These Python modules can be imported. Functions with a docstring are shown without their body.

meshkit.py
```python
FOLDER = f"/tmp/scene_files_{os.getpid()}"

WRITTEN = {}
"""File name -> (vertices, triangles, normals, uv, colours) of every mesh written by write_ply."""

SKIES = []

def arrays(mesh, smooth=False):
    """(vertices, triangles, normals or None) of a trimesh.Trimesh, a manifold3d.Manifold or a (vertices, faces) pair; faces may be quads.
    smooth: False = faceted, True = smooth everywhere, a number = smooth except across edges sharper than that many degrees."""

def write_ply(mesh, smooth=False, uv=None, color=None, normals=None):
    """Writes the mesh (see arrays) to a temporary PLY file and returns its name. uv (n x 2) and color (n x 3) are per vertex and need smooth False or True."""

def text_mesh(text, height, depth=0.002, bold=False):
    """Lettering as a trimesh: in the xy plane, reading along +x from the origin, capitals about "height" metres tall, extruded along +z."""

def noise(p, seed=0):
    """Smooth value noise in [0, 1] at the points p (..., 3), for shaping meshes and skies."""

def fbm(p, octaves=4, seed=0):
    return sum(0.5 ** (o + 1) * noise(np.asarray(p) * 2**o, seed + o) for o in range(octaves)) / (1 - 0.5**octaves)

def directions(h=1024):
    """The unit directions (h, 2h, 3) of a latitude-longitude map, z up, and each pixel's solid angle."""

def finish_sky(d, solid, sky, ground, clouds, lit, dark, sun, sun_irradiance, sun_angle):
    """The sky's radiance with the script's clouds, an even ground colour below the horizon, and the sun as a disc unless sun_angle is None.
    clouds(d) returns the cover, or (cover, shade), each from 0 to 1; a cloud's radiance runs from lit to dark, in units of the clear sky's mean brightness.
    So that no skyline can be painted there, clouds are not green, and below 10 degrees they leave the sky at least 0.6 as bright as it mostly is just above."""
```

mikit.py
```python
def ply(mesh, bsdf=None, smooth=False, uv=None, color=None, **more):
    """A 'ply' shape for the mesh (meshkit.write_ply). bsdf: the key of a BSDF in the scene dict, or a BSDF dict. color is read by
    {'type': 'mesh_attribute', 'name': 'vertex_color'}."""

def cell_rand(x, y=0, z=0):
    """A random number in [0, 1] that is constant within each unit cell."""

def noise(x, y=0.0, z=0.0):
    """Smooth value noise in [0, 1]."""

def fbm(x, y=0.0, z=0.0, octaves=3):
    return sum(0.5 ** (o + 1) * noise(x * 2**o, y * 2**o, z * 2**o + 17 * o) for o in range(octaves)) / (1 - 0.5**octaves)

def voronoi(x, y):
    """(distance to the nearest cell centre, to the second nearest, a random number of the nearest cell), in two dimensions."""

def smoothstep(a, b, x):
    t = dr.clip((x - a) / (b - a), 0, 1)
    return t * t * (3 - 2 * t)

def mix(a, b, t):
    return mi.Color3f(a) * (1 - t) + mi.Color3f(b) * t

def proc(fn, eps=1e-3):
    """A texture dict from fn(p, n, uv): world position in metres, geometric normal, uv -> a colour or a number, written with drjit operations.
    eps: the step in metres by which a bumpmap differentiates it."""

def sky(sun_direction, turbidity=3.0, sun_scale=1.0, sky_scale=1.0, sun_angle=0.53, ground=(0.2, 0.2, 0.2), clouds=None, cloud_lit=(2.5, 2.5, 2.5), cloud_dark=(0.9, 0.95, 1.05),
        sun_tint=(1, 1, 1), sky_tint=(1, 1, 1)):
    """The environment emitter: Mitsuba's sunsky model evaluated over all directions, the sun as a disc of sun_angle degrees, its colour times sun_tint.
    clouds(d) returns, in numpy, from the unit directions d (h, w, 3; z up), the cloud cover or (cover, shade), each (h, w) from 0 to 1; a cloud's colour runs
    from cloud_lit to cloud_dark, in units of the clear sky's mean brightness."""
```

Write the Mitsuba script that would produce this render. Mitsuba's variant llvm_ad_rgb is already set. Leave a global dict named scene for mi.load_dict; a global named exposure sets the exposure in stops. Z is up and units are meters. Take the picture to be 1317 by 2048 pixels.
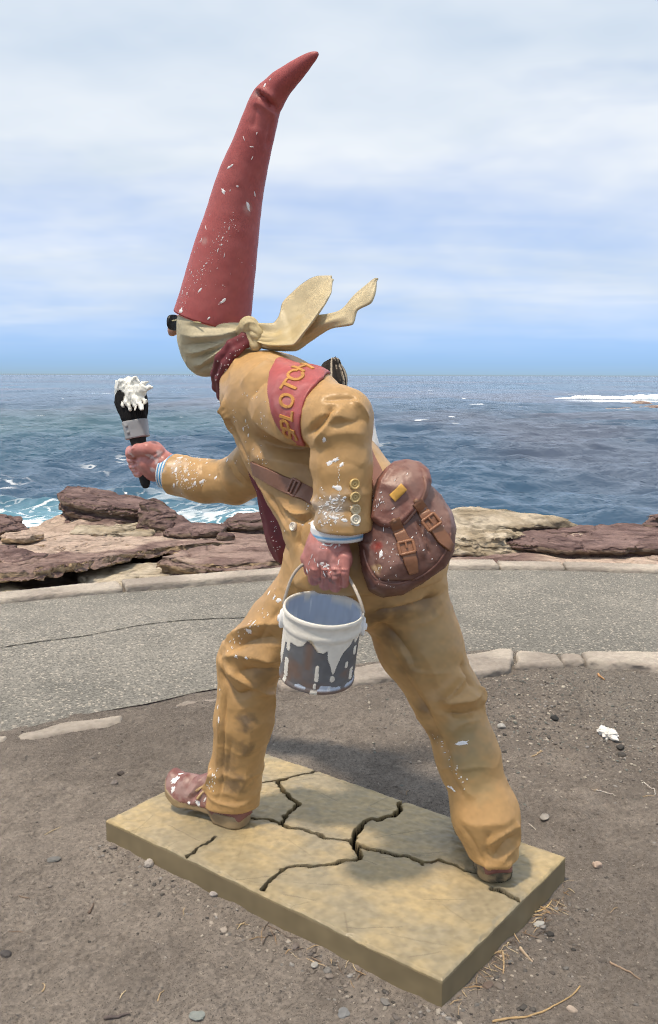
import math, random
import numpy as np, trimesh, drjit as dr, mitsuba as mi
import mikit, meshkit
from mikit import proc, noise, fbm, voronoi, cell_rand, smoothstep, mix
from scipy.spatial import cKDTree
import manifold3d as m3

T = mi.ScalarTransform4f
scene, labels = {'type': 'scene'}, {}
rng = np.random.default_rng(7)

# ------------------------------------------------------------------ camera, sky, exposure
W, H, F, YH, EYE = 1317, 2048, 1800.0, 751.0, 1.6
PITCH, ROLL = math.atan((H / 2 - YH) / F), math.radians(0.17)
FW = np.array([0, math.cos(PITCH), -math.sin(PITCH)])
RT0 = np.array([1.0, 0, 0]); UP0 = np.cross(RT0, FW)
CA, SA = math.cos(ROLL), math.sin(ROLL)
RT = CA * RT0 + SA * UP0; UP = -SA * RT0 + CA * UP0
CAM = np.array([0, 0, EYE])
scene['camera'] = {'type': 'perspective', 'fov': 2 * math.degrees(math.atan(W / 2 / F)), 'fov_axis': 'x', 'near_clip': 0.05, 'far_clip': 40000.0,
                   'to_world': T().look_at(origin=CAM.tolist(), target=(CAM + FW).tolist(), up=UP.tolist())}
SUN = np.array([-0.27, -0.30, 1.0]); SUN /= np.linalg.norm(SUN)


def cloud_cover(d):
    x, y, z = d[..., 0], d[..., 1], d[..., 2]
    k = 1.0 / np.maximum(z + 0.10, 0.03)
    q = np.stack([x * k * 0.75 + 3.1, y * k * 1.5 + 1.7, 0 * x], -1)
    w = meshkit.fbm(q * 0.7 + 5, 3, 9)
    q2 = q + np.stack([w, 0.8 * w, 0 * w], -1) * 1.6
    a = meshkit.fbm(q2 * 0.9, 5, 3)
    b = meshkit.fbm(q2 * np.array([2.3, 4.2, 1]), 5, 5)
    el = np.degrees(np.arcsin(np.clip(z, -1, 1)))
    g = d * np.array([5.0, 5.0, 10.0]); soft = meshkit.fbm(g + 1.3 * meshkit.fbm(g * .8 + 4, 3, 31)[..., None], 5, 33)
    a = .45 * a + .55 * soft; b = .4 * b + .6 * meshkit.fbm(d * np.array([15., 15., 26.]), 4, 35)
    base = 0.43 + 0.66 * np.clip((el - 1.5) / 18, 0, 1) ** 0.7
    cov = np.clip(base + 1.25 * (a - 0.5) + 0.55 * (b - 0.5), 0, 1)
    low = np.clip(1 - np.abs(el - 5.5) / 3.6, 0, 1) * np.clip((meshkit.fbm(np.stack([np.arctan2(x, y) * 9, el * 1.25, 0 * x], -1), 4, 21) - 0.44) * 5, 0, 0.75)
    cov = np.maximum(cov * np.clip((el - 0.8) / 3.2, 0, 1), low)
    shade = np.clip(0.38 + 1.0 * (meshkit.fbm(q2 * 1.3 + 11, 4, 13) - 0.5) + 1.4 * (meshkit.fbm(g * 1.4 + 9, 5, 37) - 0.5), 0, 1)
    return np.clip(cov, 0, 0.97), shade


scene['sky'] = mikit.sky(SUN.tolist(), turbidity=3.0, sun_scale=1.0, sky_scale=1.35, sun_angle=4.5, clouds=cloud_cover,
                         cloud_lit=(2.42, 2.56, 2.70), cloud_dark=(1.72, 2.02, 2.38), sky_tint=(0.80, 1.0, 1.30))
exposure = 1.28


# ------------------------------------------------------------------ pixel -> world helpers (build-time surveying of the photograph)
def ray(px, py):
    return FW + (px - W / 2) / F * RT - (py - H / 2) / F * UP


def at_z(px, py, z=0.0):
    d = ray(px, py); return CAM + d * (z - EYE) / d[2]


def at_y(px, py, Y):
    d = ray(px, py); return CAM + d * Y / d[1]


def project(v):
    q = np.asarray(v) - CAM
    z = q @ FW
    return W / 2 + F * (q @ RT) / z, H / 2 - F * (q @ UP) / z, z


# the statue's own frame: D its heading along the base slab, L its left side, Z up
HEAD = math.radians(141.9)
D = np.array([math.cos(HEAD), math.sin(HEAD), 0]); L = np.array([-D[1], D[0], 0]); Z = np.array([0, 0, 1.0])
P0 = np.array([-0.005, 2.777, 0.093]); SLAB_Z = 0.093


def at_s(px, py, s):
    """the point of the plane s metres to the statue's left of its middle"""
    d = ray(px, py); return CAM + d * (((P0 - CAM) @ L + s) / (d @ L))


def J(px, py, s, r):
    p = at_s(px, py, s); return p, r * ((p - CAM) @ FW) / F


# ------------------------------------------------------------------ signed distances and a surface-nets mesher
def cap(p, a, b, ra, rb):
    ab = b - a; t = np.clip((p - a) @ ab / max(ab @ ab, 1e-12), 0, 1)
    return np.linalg.norm(p - a - t[:, None] * ab, axis=1) - (ra + (rb - ra) * t)


def smin(a, b, k):
    h = np.maximum(k - np.abs(a - b), 0) / k
    return np.minimum(a, b) - h * h * k * 0.25


def smax(a, b, k):
    return -smin(-a, -b, k)


def chain(p, js, k=0.02):
    d = None
    for (a, ra), (b, rb) in zip(js[:-1], js[1:]):
        c = cap(p, a, b, ra, rb); d = c if d is None else smin(d, c, k)
    return d


def wide(p, c, sx):
    """points with their sideways (L) distance from c shrunk by sx: a chain evaluated there is sx times as wide"""
    o = (p - c) @ L
    return p - np.outer(o * (1 - 1 / sx), L)


def ell(p, c, R, ax):
    q = (p - c) @ np.asarray(ax).T / np.asarray(R)
    k = np.linalg.norm(q, axis=1)
    return (k - 1) * min(R)


def poly_sd(q, poly):
    poly = np.asarray(poly, float); d = np.full(len(q), 1e9); inside = np.zeros(len(q), bool)
    for a, b in zip(poly, np.roll(poly, -1, 0)):
        e = b - a; w = q - a
        t = np.clip(w @ e / max(e @ e, 1e-12), 0, 1)
        d = np.minimum(d, ((w - t[:, None] * e) ** 2).sum(1))
        c = (a[1] <= q[:, 1]) != (b[1] <= q[:, 1])
        if e[1] != 0:
            inside ^= c & (q[:, 0] < a[0] + (q[:, 1] - a[1]) * e[0] / e[1])
    return np.sqrt(d) * np.where(inside, -1, 1)


def surface_nets(g, lo, h):
    s = g < 0
    n = np.array(g.shape)
    corners = [s[i:n[0] - 1 + i, j:n[1] - 1 + j, k:n[2] - 1 + k] for i in (0, 1) for j in (0, 1) for k in (0, 1)]
    cnt = sum(c.astype(np.int8) for c in corners)
    act = (cnt > 0) & (cnt < 8)
    idx = np.full(act.shape, -1, np.int64); cells = np.argwhere(act); idx[act] = np.arange(len(cells))
    acc, num = np.zeros((len(cells), 3)), np.zeros(len(cells))
    offs = [(i, j, k) for i in (0, 1) for j in (0, 1) for k in (0, 1)]
    val = {o: g[tuple((cells + o).T)] for o in offs}
    for a in offs:
        for ax in range(3):
            if a[ax] == 0:
                b = list(a); b[ax] = 1; b = tuple(b)
                va, vb = val[a], val[b]; m = (va < 0) != (vb < 0)
                t = np.where(m, va / np.where(va - vb == 0, 1, va - vb), 0)
                pt = np.tile(np.array(a, float), (len(cells), 1)); pt[:, ax] += t
                acc[m] += pt[m]; num += m
    v = (cells + acc / num[:, None]) * h + lo
    faces = []
    for ax in range(3):
        sl0, sl1 = [slice(None)] * 3, [slice(None)] * 3
        sl0[ax], sl1[ax] = slice(0, -1), slice(1, None)
        A, B = s[tuple(sl0)], s[tuple(sl1)]
        e = np.argwhere(A != B); u, w = (ax + 1) % 3, (ax + 2) % 3
        ok = (e[:, u] > 0) & (e[:, w] > 0) & (e[:, u] < n[u] - 1) & (e[:, w] < n[w] - 1); e = e[ok]
        flip = A[tuple(e.T)]
        def c(du, dw):
            q = e.copy(); q[:, u] -= du; q[:, w] -= dw; return idx[tuple(q.T)]
        q = np.stack([c(1, 1), c(0, 1), c(0, 0), c(1, 0)], 1)
        faces.append(np.where(flip[:, None], q, q[:, ::-1]))
    q = np.vstack(faces)
    return v, np.vstack([q[:, [0, 1, 2]], q[:, [0, 2, 3]]])


def mesh_sdf(f, lo, hi, h, snap_steps=2, block=4, slack=1.6):
    lo, hi = np.asarray(lo, float), np.asarray(hi, float)
    nb = np.ceil((hi - lo) / (h * block)).astype(int)
    cs = np.stack(np.meshgrid(*[np.arange(k) for k in nb], indexing='ij'), -1).reshape(-1, 3)
    cd = f(lo + (cs * block + (block - 1) / 2) * h)
    near = np.abs(cd) < h * block * 0.87 * slack
    g = np.repeat(np.repeat(np.repeat(np.where(cd < 0, -1.0, 1.0).reshape(nb), block, 0), block, 1), block, 2)
    sub = np.stack(np.meshgrid(*[np.arange(block)] * 3, indexing='ij'), -1).reshape(-1, 3)
    ids = (cs[near][:, None] * block + sub).reshape(-1, 3)
    for i in range(0, len(ids), 400000):
        q = ids[i:i + 400000]; g[tuple(q.T)] = f(lo + q * h)
    g[[0, -1]] = 1; g[:, [0, -1]] = 1; g[:, :, [0, -1]] = 1
    v, fc = surface_nets(g, lo, h)
    for _ in range(snap_steps):
        n = grad(f, v, h * 0.25); v = v - np.clip(f(v), -h * 0.5, h * 0.5)[:, None] * n
    return trimesh.Trimesh(v, fc, process=False)


def grad(f, v, e):
    g = np.stack([f(v + e * a) - f(v - e * a) for a in np.eye(3)], 1)
    return g / np.maximum(np.linalg.norm(g, axis=1, keepdims=True), 1e-9)


def bounds(js, pad=0.03):
    a = np.array([p for p, _ in js]); r = np.array([r for _, r in js])[:, None] + pad
    return (a - r).min(0), (a + r).max(0)


def vnorm(m):
    return meshkit.arrays(m, True)[2]


def fb(v, scale, octaves=3, seed=0):
    return meshkit.fbm(np.asarray(v) * scale, octaves, seed) - 0.5


def grainy(m, amp, scale, octaves=3, seed=0):
    m.vertices = m.vertices + vnorm(m) * (amp * 2 * fb(m.vertices, scale, octaves, seed))[:, None]; return m


class Snap:
    """finds the visible surface point of a mesh under a pixel, with its normal"""
    def __init__(s, m):
        s.v, s.n = np.array(m.vertices), vnorm(m)
        s.x, s.y, s.z = project(s.v); s.tree = cKDTree(s.v)
        s.front = np.einsum('ij,ij->i', s.n, s.v - CAM) < 0
        s.px = cKDTree(np.stack([s.x, s.y], 1))

    def __call__(s, px, py):
        r = 5.0
        for _ in range(6):
            i = [k for k in s.px.query_ball_point((px, py), r) if s.front[k]]
            if i:
                break
            r *= 1.8
        if not i:
            i = [int(s.px.query((px, py))[1])]
        i = np.array(i); k = i[s.z[i] < s.z[i].min() + 0.04]
        n = s.n[k].mean(0); n /= np.linalg.norm(n)
        d = ray(px, py); c = s.v[k[np.argmin((s.x[k] - px) ** 2 + (s.y[k] - py) ** 2)]]
        den = d @ n
        p = CAM + d * ((c - CAM) @ n / den) if den < -0.25 else c
        return p, n

    def drop(s, p):
        """points pulled onto the surface"""
        _, i = s.tree.query(p, k=4)
        n = s.n[i].mean(1); n /= np.linalg.norm(n, axis=1, keepdims=True)
        c = s.v[i].mean(1)
        return p - np.einsum('ij,ij->i', p - c, n)[:, None] * n, n


def smooth_path(pts, n=24):
    pts = np.asarray(pts, float)
    if len(pts) == 2:
        return pts[0] + (pts[1] - pts[0]) * np.linspace(0, 1, n)[:, None]
    from scipy.interpolate import PchipInterpolator
    t = np.r_[0, np.cumsum(np.linalg.norm(np.diff(pts, axis=0), axis=1))]
    return PchipInterpolator(t, pts, axis=0)(np.linspace(0, t[-1], n))


def folds(m, items):
    """ridges (amp > 0) and creases (amp < 0) sculpted along pixel paths: (path, width px, amp m)"""
    sn = Snap(m); v = sn.v.copy(); n = sn.n; out = np.zeros(len(v))
    for path, wpx, amp in items:
        pts = np.array([sn(*q)[0] for q in smooth_path(path, 4 * len(path))])
        wm = wpx * 3.0 / F
        d = np.full(len(v), 1e9)
        near = cKDTree(pts).query(v)[0] < wm * 3 + 0.06
        vv = v[near]; dd = np.full(len(vv), 1e9); tt = np.zeros(len(vv))
        for k, (a, b) in enumerate(zip(pts[:-1], pts[1:])):
            ab = b - a; t = np.clip((vv - a) @ ab / max(ab @ ab, 1e-12), 0, 1)
            e = np.linalg.norm(vv - a - t[:, None] * ab, axis=1)
            tt = np.where(e < dd, (k + t) / (len(pts) - 1), tt); dd = np.minimum(dd, e)
        taper = np.clip(np.minimum(tt, 1 - tt) * 5, 0.15, 1)
        out[near] += amp * 1.75 * taper * np.exp(-(dd / wm) ** 1.15)
    m.vertices = v + n * out[:, None]; return m


def tube(path, r, sides=10, closed_ends=True):
    path = np.asarray(path, float); n = len(path); r = np.broadcast_to(r, n)
    t = np.gradient(path, axis=0); t /= np.linalg.norm(t, axis=1, keepdims=True)
    u = np.cross(t[0], [0.3, 0.2, 0.9]); u /= np.linalg.norm(u); rows = []
    a = np.arange(sides) * 2 * np.pi / sides
    for i in range(n):
        u = u - (u @ t[i]) * t[i]; u /= np.linalg.norm(u); w = np.cross(t[i], u)
        rows.append(path[i] + r[i] * (np.cos(a)[:, None] * u + np.sin(a)[:, None] * w))
    v = np.vstack(rows + [path[:1], path[-1:]]); f = []
    for i in range(n - 1):
        for k in range(sides):
            p, q = i * sides + k, i * sides + (k + 1) % sides
            f += [(p, q, q + sides), (p, q + sides, p + sides)]
    e = len(v) - 2
    for k in range(sides):
        f += [(e, (k + 1) % sides, k), (e + 1, (n - 1) * sides + k, (n - 1) * sides + (k + 1) % sides)]
    return trimesh.Trimesh(v, f, process=False)


def loft(rings, close=True):
    """rings (n, m, 3) -> closed mesh with end fans"""
    n, m = rings.shape[:2]; v = np.vstack([rings.reshape(-1, 3), rings[0].mean(0)[None], rings[-1].mean(0)[None]])
    i, k = np.meshgrid(np.arange(n - 1), np.arange(m), indexing='ij'); k2 = (k + 1) % m
    p, q = (i * m + k).ravel(), (i * m + k2).ravel()
    f = [np.stack([p, q, q + m], 1), np.stack([p, q + m, p + m], 1)]
    k = np.arange(m)
    f += [np.stack([np.full(m, n * m), (k + 1) % m, k], 1), np.stack([np.full(m, n * m + 1), (n - 1) * m + k, (n - 1) * m + (k + 1) % m], 1)]
    return trimesh.Trimesh(v, np.vstack(f), process=False)


def sheet(A, B, thick, bulge=0.0, n=40, m=14, ripple=0.0, seed=0):
    """a cloth sheet between the edge paths A and B (3-D points), bowed by bulge, with real thickness"""
    A, B = smooth_path(A, n), smooth_path(B, n)
    t = np.linspace(0, 1, m)[None, :, None]
    S = A[:, None] * (1 - t) + B[:, None] * t
    nn = np.cross(np.gradient(S, axis=0), np.gradient(S, axis=1)); nn /= np.maximum(np.linalg.norm(nn, axis=2, keepdims=True), 1e-9)
    nn = np.where((nn.reshape(-1, 3) @ L).mean() < 0, -nn, nn)
    wdt = np.linalg.norm(A - B, axis=1)[:, None, None]
    S = S + nn * (bulge * 4 * t * (1 - t) * wdt)
    if ripple:
        S = S + nn * (ripple * np.sin(t * 13 + 3 * fb(S.reshape(-1, 3), 9, 2, seed).reshape(n, m, 1)) * np.linspace(1, 0.3, n)[:, None, None])
    th = thick * (0.35 + 0.65 * np.clip(4 * t * (1 - t), 0, 1) ** 0.4)
    ring = np.concatenate([S + nn * th / 2, (S - nn * th / 2)[:, ::-1]], 1)
    msh = loft(ring)
    if msh.volume < 0:
        msh.faces = msh.faces[:, ::-1]
    return msh


def fix(m):
    if m.volume < 0:
        m.faces = np.array(m.faces)[:, ::-1]
    return m


def frame(n, up=(0, 0, 1)):
    n = np.asarray(n, float) / np.linalg.norm(n); x = np.cross(up, n)
    x /= np.linalg.norm(x); return np.stack([x, np.cross(n, x), n])   # rows: right, up, out


def strip_on(sn, path, wpx, thick, lift=0.0, n=30, taper=None):
    """a leather strap lying on a surface along a pixel path"""
    P = smooth_path(path, n); c = np.array([sn(*q) [0] for q in P]); nn = np.array([sn(*q)[1] for q in P])
    for _ in range(3):
        c[1:-1] = (c[:-2] + 2 * c[1:-1] + c[2:]) / 4; nn[1:-1] = (nn[:-2] + 2 * nn[1:-1] + nn[2:]) / 4
    nn /= np.linalg.norm(nn, axis=1, keepdims=True)
    t = np.gradient(c, axis=0); t /= np.linalg.norm(t, axis=1, keepdims=True)
    b = np.cross(nn, t); b /= np.linalg.norm(b, axis=1, keepdims=True)
    w = wpx * 3.0 / F / 2 * (np.ones(n) if taper is None else np.interp(np.linspace(0, 1, n), *taper))
    c = c + nn * lift; e = thick * 0.3
    pr = [(-1, -0.6 * thick, 0), (-1, thick - e, 0), (-1, thick, e), (1, thick, -e), (1, thick - e, 0), (1, -0.6 * thick, 0)]
    ring = np.stack([c + b * (s * w + o)[:, None] + nn * z for s, z, o in pr], 1)
    return fix(loft(ring))


# ------------------------------------------------------------------ materials
def VC(rough=0.5, bump=None, scale=0.001, spec=0.4, **k):
    b = {'type': 'principled', 'base_color': {'type': 'mesh_attribute', 'name': 'vertex_color'}, 'roughness': rough, 'specular': spec, **k}
    if bump is not None:
        b = {'type': 'bumpmap', 'arbitrary': bump, 'scale': scale, 'bsdf': b}
    return {'type': 'twosided', 'bsdf': b}


def flat(c, rough=0.5, spec=0.4, **k):
    return {'type': 'twosided', 'bsdf': {'type': 'principled', 'base_color': {'type': 'rgb', 'value': list(c)}, 'roughness': rough, 'specular': spec, **k}}


def PR(fn, rough, bump=None, scale=1.0, eps=1e-3, spec=0.3, **k):
    b = {'type': 'principled', 'base_color': proc(fn), 'roughness': rough, 'specular': spec, **k}
    if bump is not None:
        b = {'type': 'bumpmap', 'arbitrary': proc(bump, eps), 'scale': scale, 'bsdf': b}
    return {'type': 'twosided', 'bsdf': b}


cast_bump = proc(lambda p, n, uv: 0.0005 * fbm(p.x * 130, p.y * 130, p.z * 130, 3) + 0.0022 * fbm(p.x * 28, p.y * 28, p.z * 28, 2))
grain_bump = proc(lambda p, n, uv: 0.00025 * fbm(p.x * 420, p.y * 420, p.z * 420, 2) + 0.0007 * fbm(p.x * 120, p.y * 120, p.z * 120, 2))
scene['m_paint'] = VC(0.40, cast_bump, 1.0)
scene['m_smooth'] = VC(0.48, None, 1, .4)
scene['m_cloth'] = VC(0.6, grain_bump, 1.0, 0.3)
scene['m_leather'] = VC(0.45, grain_bump, 1.0, 0.5)
scene['m_white'] = flat((0.74, 0.75, 0.76), 0.5)
scene['m_black'] = flat((0.012, 0.012, 0.014), 0.35)
scene['m_wire'] = flat((0.42, 0.40, 0.38), 0.4, 0.5, metallic=0.6)
scene['m_plain'] = VC(0.75, None, 1, 0.2)


def add(key, m, bsdf, color=None, smooth=True):
    if color is not None:
        color = np.asarray(color, float)
        if color.ndim == 1:
            color = np.tile(color, (len(m.vertices), 1))
        color = np.clip(color, 0.002, 0.9)
    scene[key] = mikit.ply(m, bsdf, smooth=True if color is not None else smooth, color=color); return key


COUNT = {}
def num(base):
    COUNT[base] = COUNT.get(base, 0) + 1
    return base if COUNT[base] == 1 else '%s_%03d' % (base, COUNT[base] - 1)


def tag(key, label, cat=None, group=None, kind=None):
    labels[key] = {k: v for k, v in (('label', label), ('category', cat), ('group', group), ('kind', kind)) if v}


def tone(v, c, amp=0.12, scale=9.0, seed=1, fine=0.10):
    k = 1 + amp * 2 * fb(v, scale, 3, seed) + fine * 2 * fb(v, 90, 2, seed + 5)
    return np.outer(k, c)


def stain(col, v, pts, c, mottling=0.5, seed=3):
    """worn or grimy patches: pts = (3-D point, radius m, strength)"""
    k = np.zeros(len(v)); nz = fb(v, 45, 3, seed) * 2
    for p, r, a in pts:
        d = np.linalg.norm(v - p, axis=1) / r
        k = np.maximum(k, a * np.clip(1.35 - d + mottling * nz, 0, 1) * (d < 1.8))
    k = np.clip(k, 0, 1)[:, None]
    return col * (1 - k) + np.asarray(c) * k


def splat_mesh(sn, items, lift=0.0012, seed=0):
    """dried paint: (px, py, radius px, stretch, angle deg) blots lying on the surface"""
    r = np.random.default_rng(seed); V, Fc, at = [], [], 0
    for px, py, rp, st, an in items:
        p, n = sn(px, py); M = frame(n, UP); k = 14 if rp > 4 else 8
        a = np.arange(k) * 2 * np.pi / k; rm = rp * ((p - CAM) @ FW) / F
        rad = rm * (1 + (0.42 if rp > 4 else 0.25) * r.uniform(-1, 1, k))
        x, y = rad * np.cos(a) * st ** 0.5, rad * np.sin(a) / st ** 0.5
        c, s = math.cos(math.radians(an)), math.sin(math.radians(an)); x, y = x * c - y * s, x * s + y * c
        rings = [p + np.outer(x * q, M[0]) + np.outer(y * q, M[1]) for q in (1.0, 0.62)]
        pts, nn = sn.drop(np.vstack(rings + [p[None]]))
        h = np.r_[np.full(k, 0.0002), np.full(k, lift), lift]
        V.append(pts + nn * h[:, None]); i = np.arange(k); j = (i + 1) % k
        Fc.append(np.vstack([np.stack([i, j, j + k], 1), np.stack([i, j + k, i + k], 1), np.stack([i + k, j + k, np.full(k, 2 * k)], 1)]) + at); at += 2 * k + 1
    return trimesh.Trimesh(np.vstack(V), np.vstack(Fc), process=False)
# ------------------------------------------------------------------ ground, path, kerbs, rocks, sea
def axis(parts):
    out = []
    for a, b, h in parts:
        out.append(np.arange(a, b - 1e-9, h))
    return np.r_[np.concatenate(out), parts[-1][1]]


def grid_mesh(xs, ys, zf):
    X, Y = np.meshgrid(xs, ys); v = np.stack([X.ravel(), Y.ravel(), np.zeros(X.size)], 1); v[:, 2] = zf(v[:, 0], v[:, 1])
    n, m = len(ys), len(xs); i, k = np.meshgrid(np.arange(n - 1), np.arange(m - 1), indexing='ij'); a = (i * m + k).ravel()
    return trimesh.Trimesh(v, np.vstack([np.stack([a, a + 1, a + m + 1], 1), np.stack([a, a + m + 1, a + m], 1)]), process=False)


def xy(*px, z=0.0): return np.array([at_z(x, y, z)[:2] for x, y in px])


# edges of the curved path, surveyed from the photograph and carried on outside it
near_e = np.vstack([[(-16, -4.5), (-7, 1.0), (-3.2, 3.05)], xy((0, 1474), (130, 1443), (300, 1412), (440, 1385), (560, 1362), (720, 1337), (880, 1318), (1030, 1310), (1150, 1318), (1317, 1326)), [(3.2, 4.78), (6, 4.4), (14, 2.4), (25, -2)]])
far_e = np.vstack([[(-16, -1.2), (-7, 3.6), (-4.2, 5.15)], xy((0, 1212), (225, 1190), (370, 1178), (545, 1164), (700, 1152), (890, 1144), (1000, 1143), (1150, 1146), (1317, 1151)), [(4.2, 7.05), (7, 6.7), (14, 4.9), (25, 0.5)]])
from scipy.interpolate import PchipInterpolator
near_y, far_y = PchipInterpolator(*near_e.T), PchipInterpolator(*far_e.T)


def P3(x, y, z=0): return np.stack([np.asarray(x, float), np.asarray(y, float), np.zeros(np.shape(x)) + z], -1)


def mound(x, y):   # the soil lies a little uneven, trodden, and banks up against the slab
    p = P3(x, y)
    z = .060 * fb(p, 1.1, 2, 31) + .030 * fb(p, 4.5, 2, 32) + .030 * fb(p, 13, 3, 33) + .018 * fb(p, 48, 3, 34)
    u = (x + .005) * D[0] + (y - 2.775) * D[1]; w = (x + .005) * L[0] + (y - 2.775) * L[1]
    d = np.maximum(np.abs(u) - .667, np.abs(w) - .375)
    z = z * np.clip(.35 + d * 1.5, .2, 1) + .016 * np.exp(-np.maximum(d, 0) / .06) * (1 + 1.4 * fb(p, 9, 2, 35))
    e = near_y(np.clip(x, -15.9, 24.9)) - y
    return z * np.clip(.3 + e * 1.2, .0, 1)


def ground_z(x, y):
    xc = np.clip(x, -15.9, 24.9); ny, fy = near_y(xc), far_y(xc)
    soil = mound(x, y) + .014 * np.clip(1 - (ny - y) / .4, 0, 1)
    soil = soil - .05 * np.clip((y - ny - .04) / .10, 0, 1)
    return np.where(y > fy + .18, -.30, soil)


xs = axis([(-40, -16, 2.0), (-16, -4, .4), (-4, -1.75, .06), (-1.75, 2.25, .0095), (2.25, 5, .06), (5, 16, .4), (16, 40, 2)])
ys = axis([(-30, -6, 2.0), (-6, 1.0, .3), (1.0, 1.9, .05), (1.9, 3.6, .0095), (3.6, 5.2, .016), (5.2, 7.7, .25)])
ground = grid_mesh(xs, ys, ground_z)
fx, fy_ = ground.vertices[ground.faces].mean(1)[:, 0], ground.vertices[ground.faces].mean(1)[:, 1]
ground.update_faces((fy_ < far_y(np.clip(fx, -15.9, 24.9)) + .12)); ground.remove_unreferenced_vertices()


def soil_col(p, n, uv):
    a = fbm(p.x * 1.3, p.y * 1.3, 0, 3); g = fbm(p.x * 9, p.y * 9, 3, 3); f = fbm(p.x * 120, p.y * 120, p.z * 120, 2)
    f2 = noise(p.x * 420, p.y * 420, p.z * 300)
    c = mix((.142, .125, .111), (.212, .187, .165), smoothstep(.3, .7, .6 * a + .4 * g))
    gr = smoothstep(.45, .8, fbm(p.x * .9 + 4.3, p.y * .9 - 7.1, 0, 2) + .22 * (p.x - 1.0) + .12 * (p.y - 3.6))
    c = mix(c, mi.Color3f(.165, .153, .138), .6 * gr)
    c = c * (.60 + .80 * f)
    c = mix(c, mi.Color3f(.06, .053, .048), .65 * smoothstep(.64, .80, f2))
    return mix(c, mi.Color3f(.42, .38, .34), .5 * smoothstep(.86, .95, noise(p.x * 310 + 50, p.y * 310, p.z * 300)))


scene['m_soil'] = PR(soil_col, .95, lambda p, n, uv: .020 * fbm(p.x * 70, p.y * 70, p.z * 70, 4) + .006 * noise(p.x * 300, p.y * 300, p.z * 300), 1.0, 1.5e-3, .08)
add('ground', ground, 'm_soil', smooth=True); tag('ground', 'trodden grey brown sandy soil', kind='structure')

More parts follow.
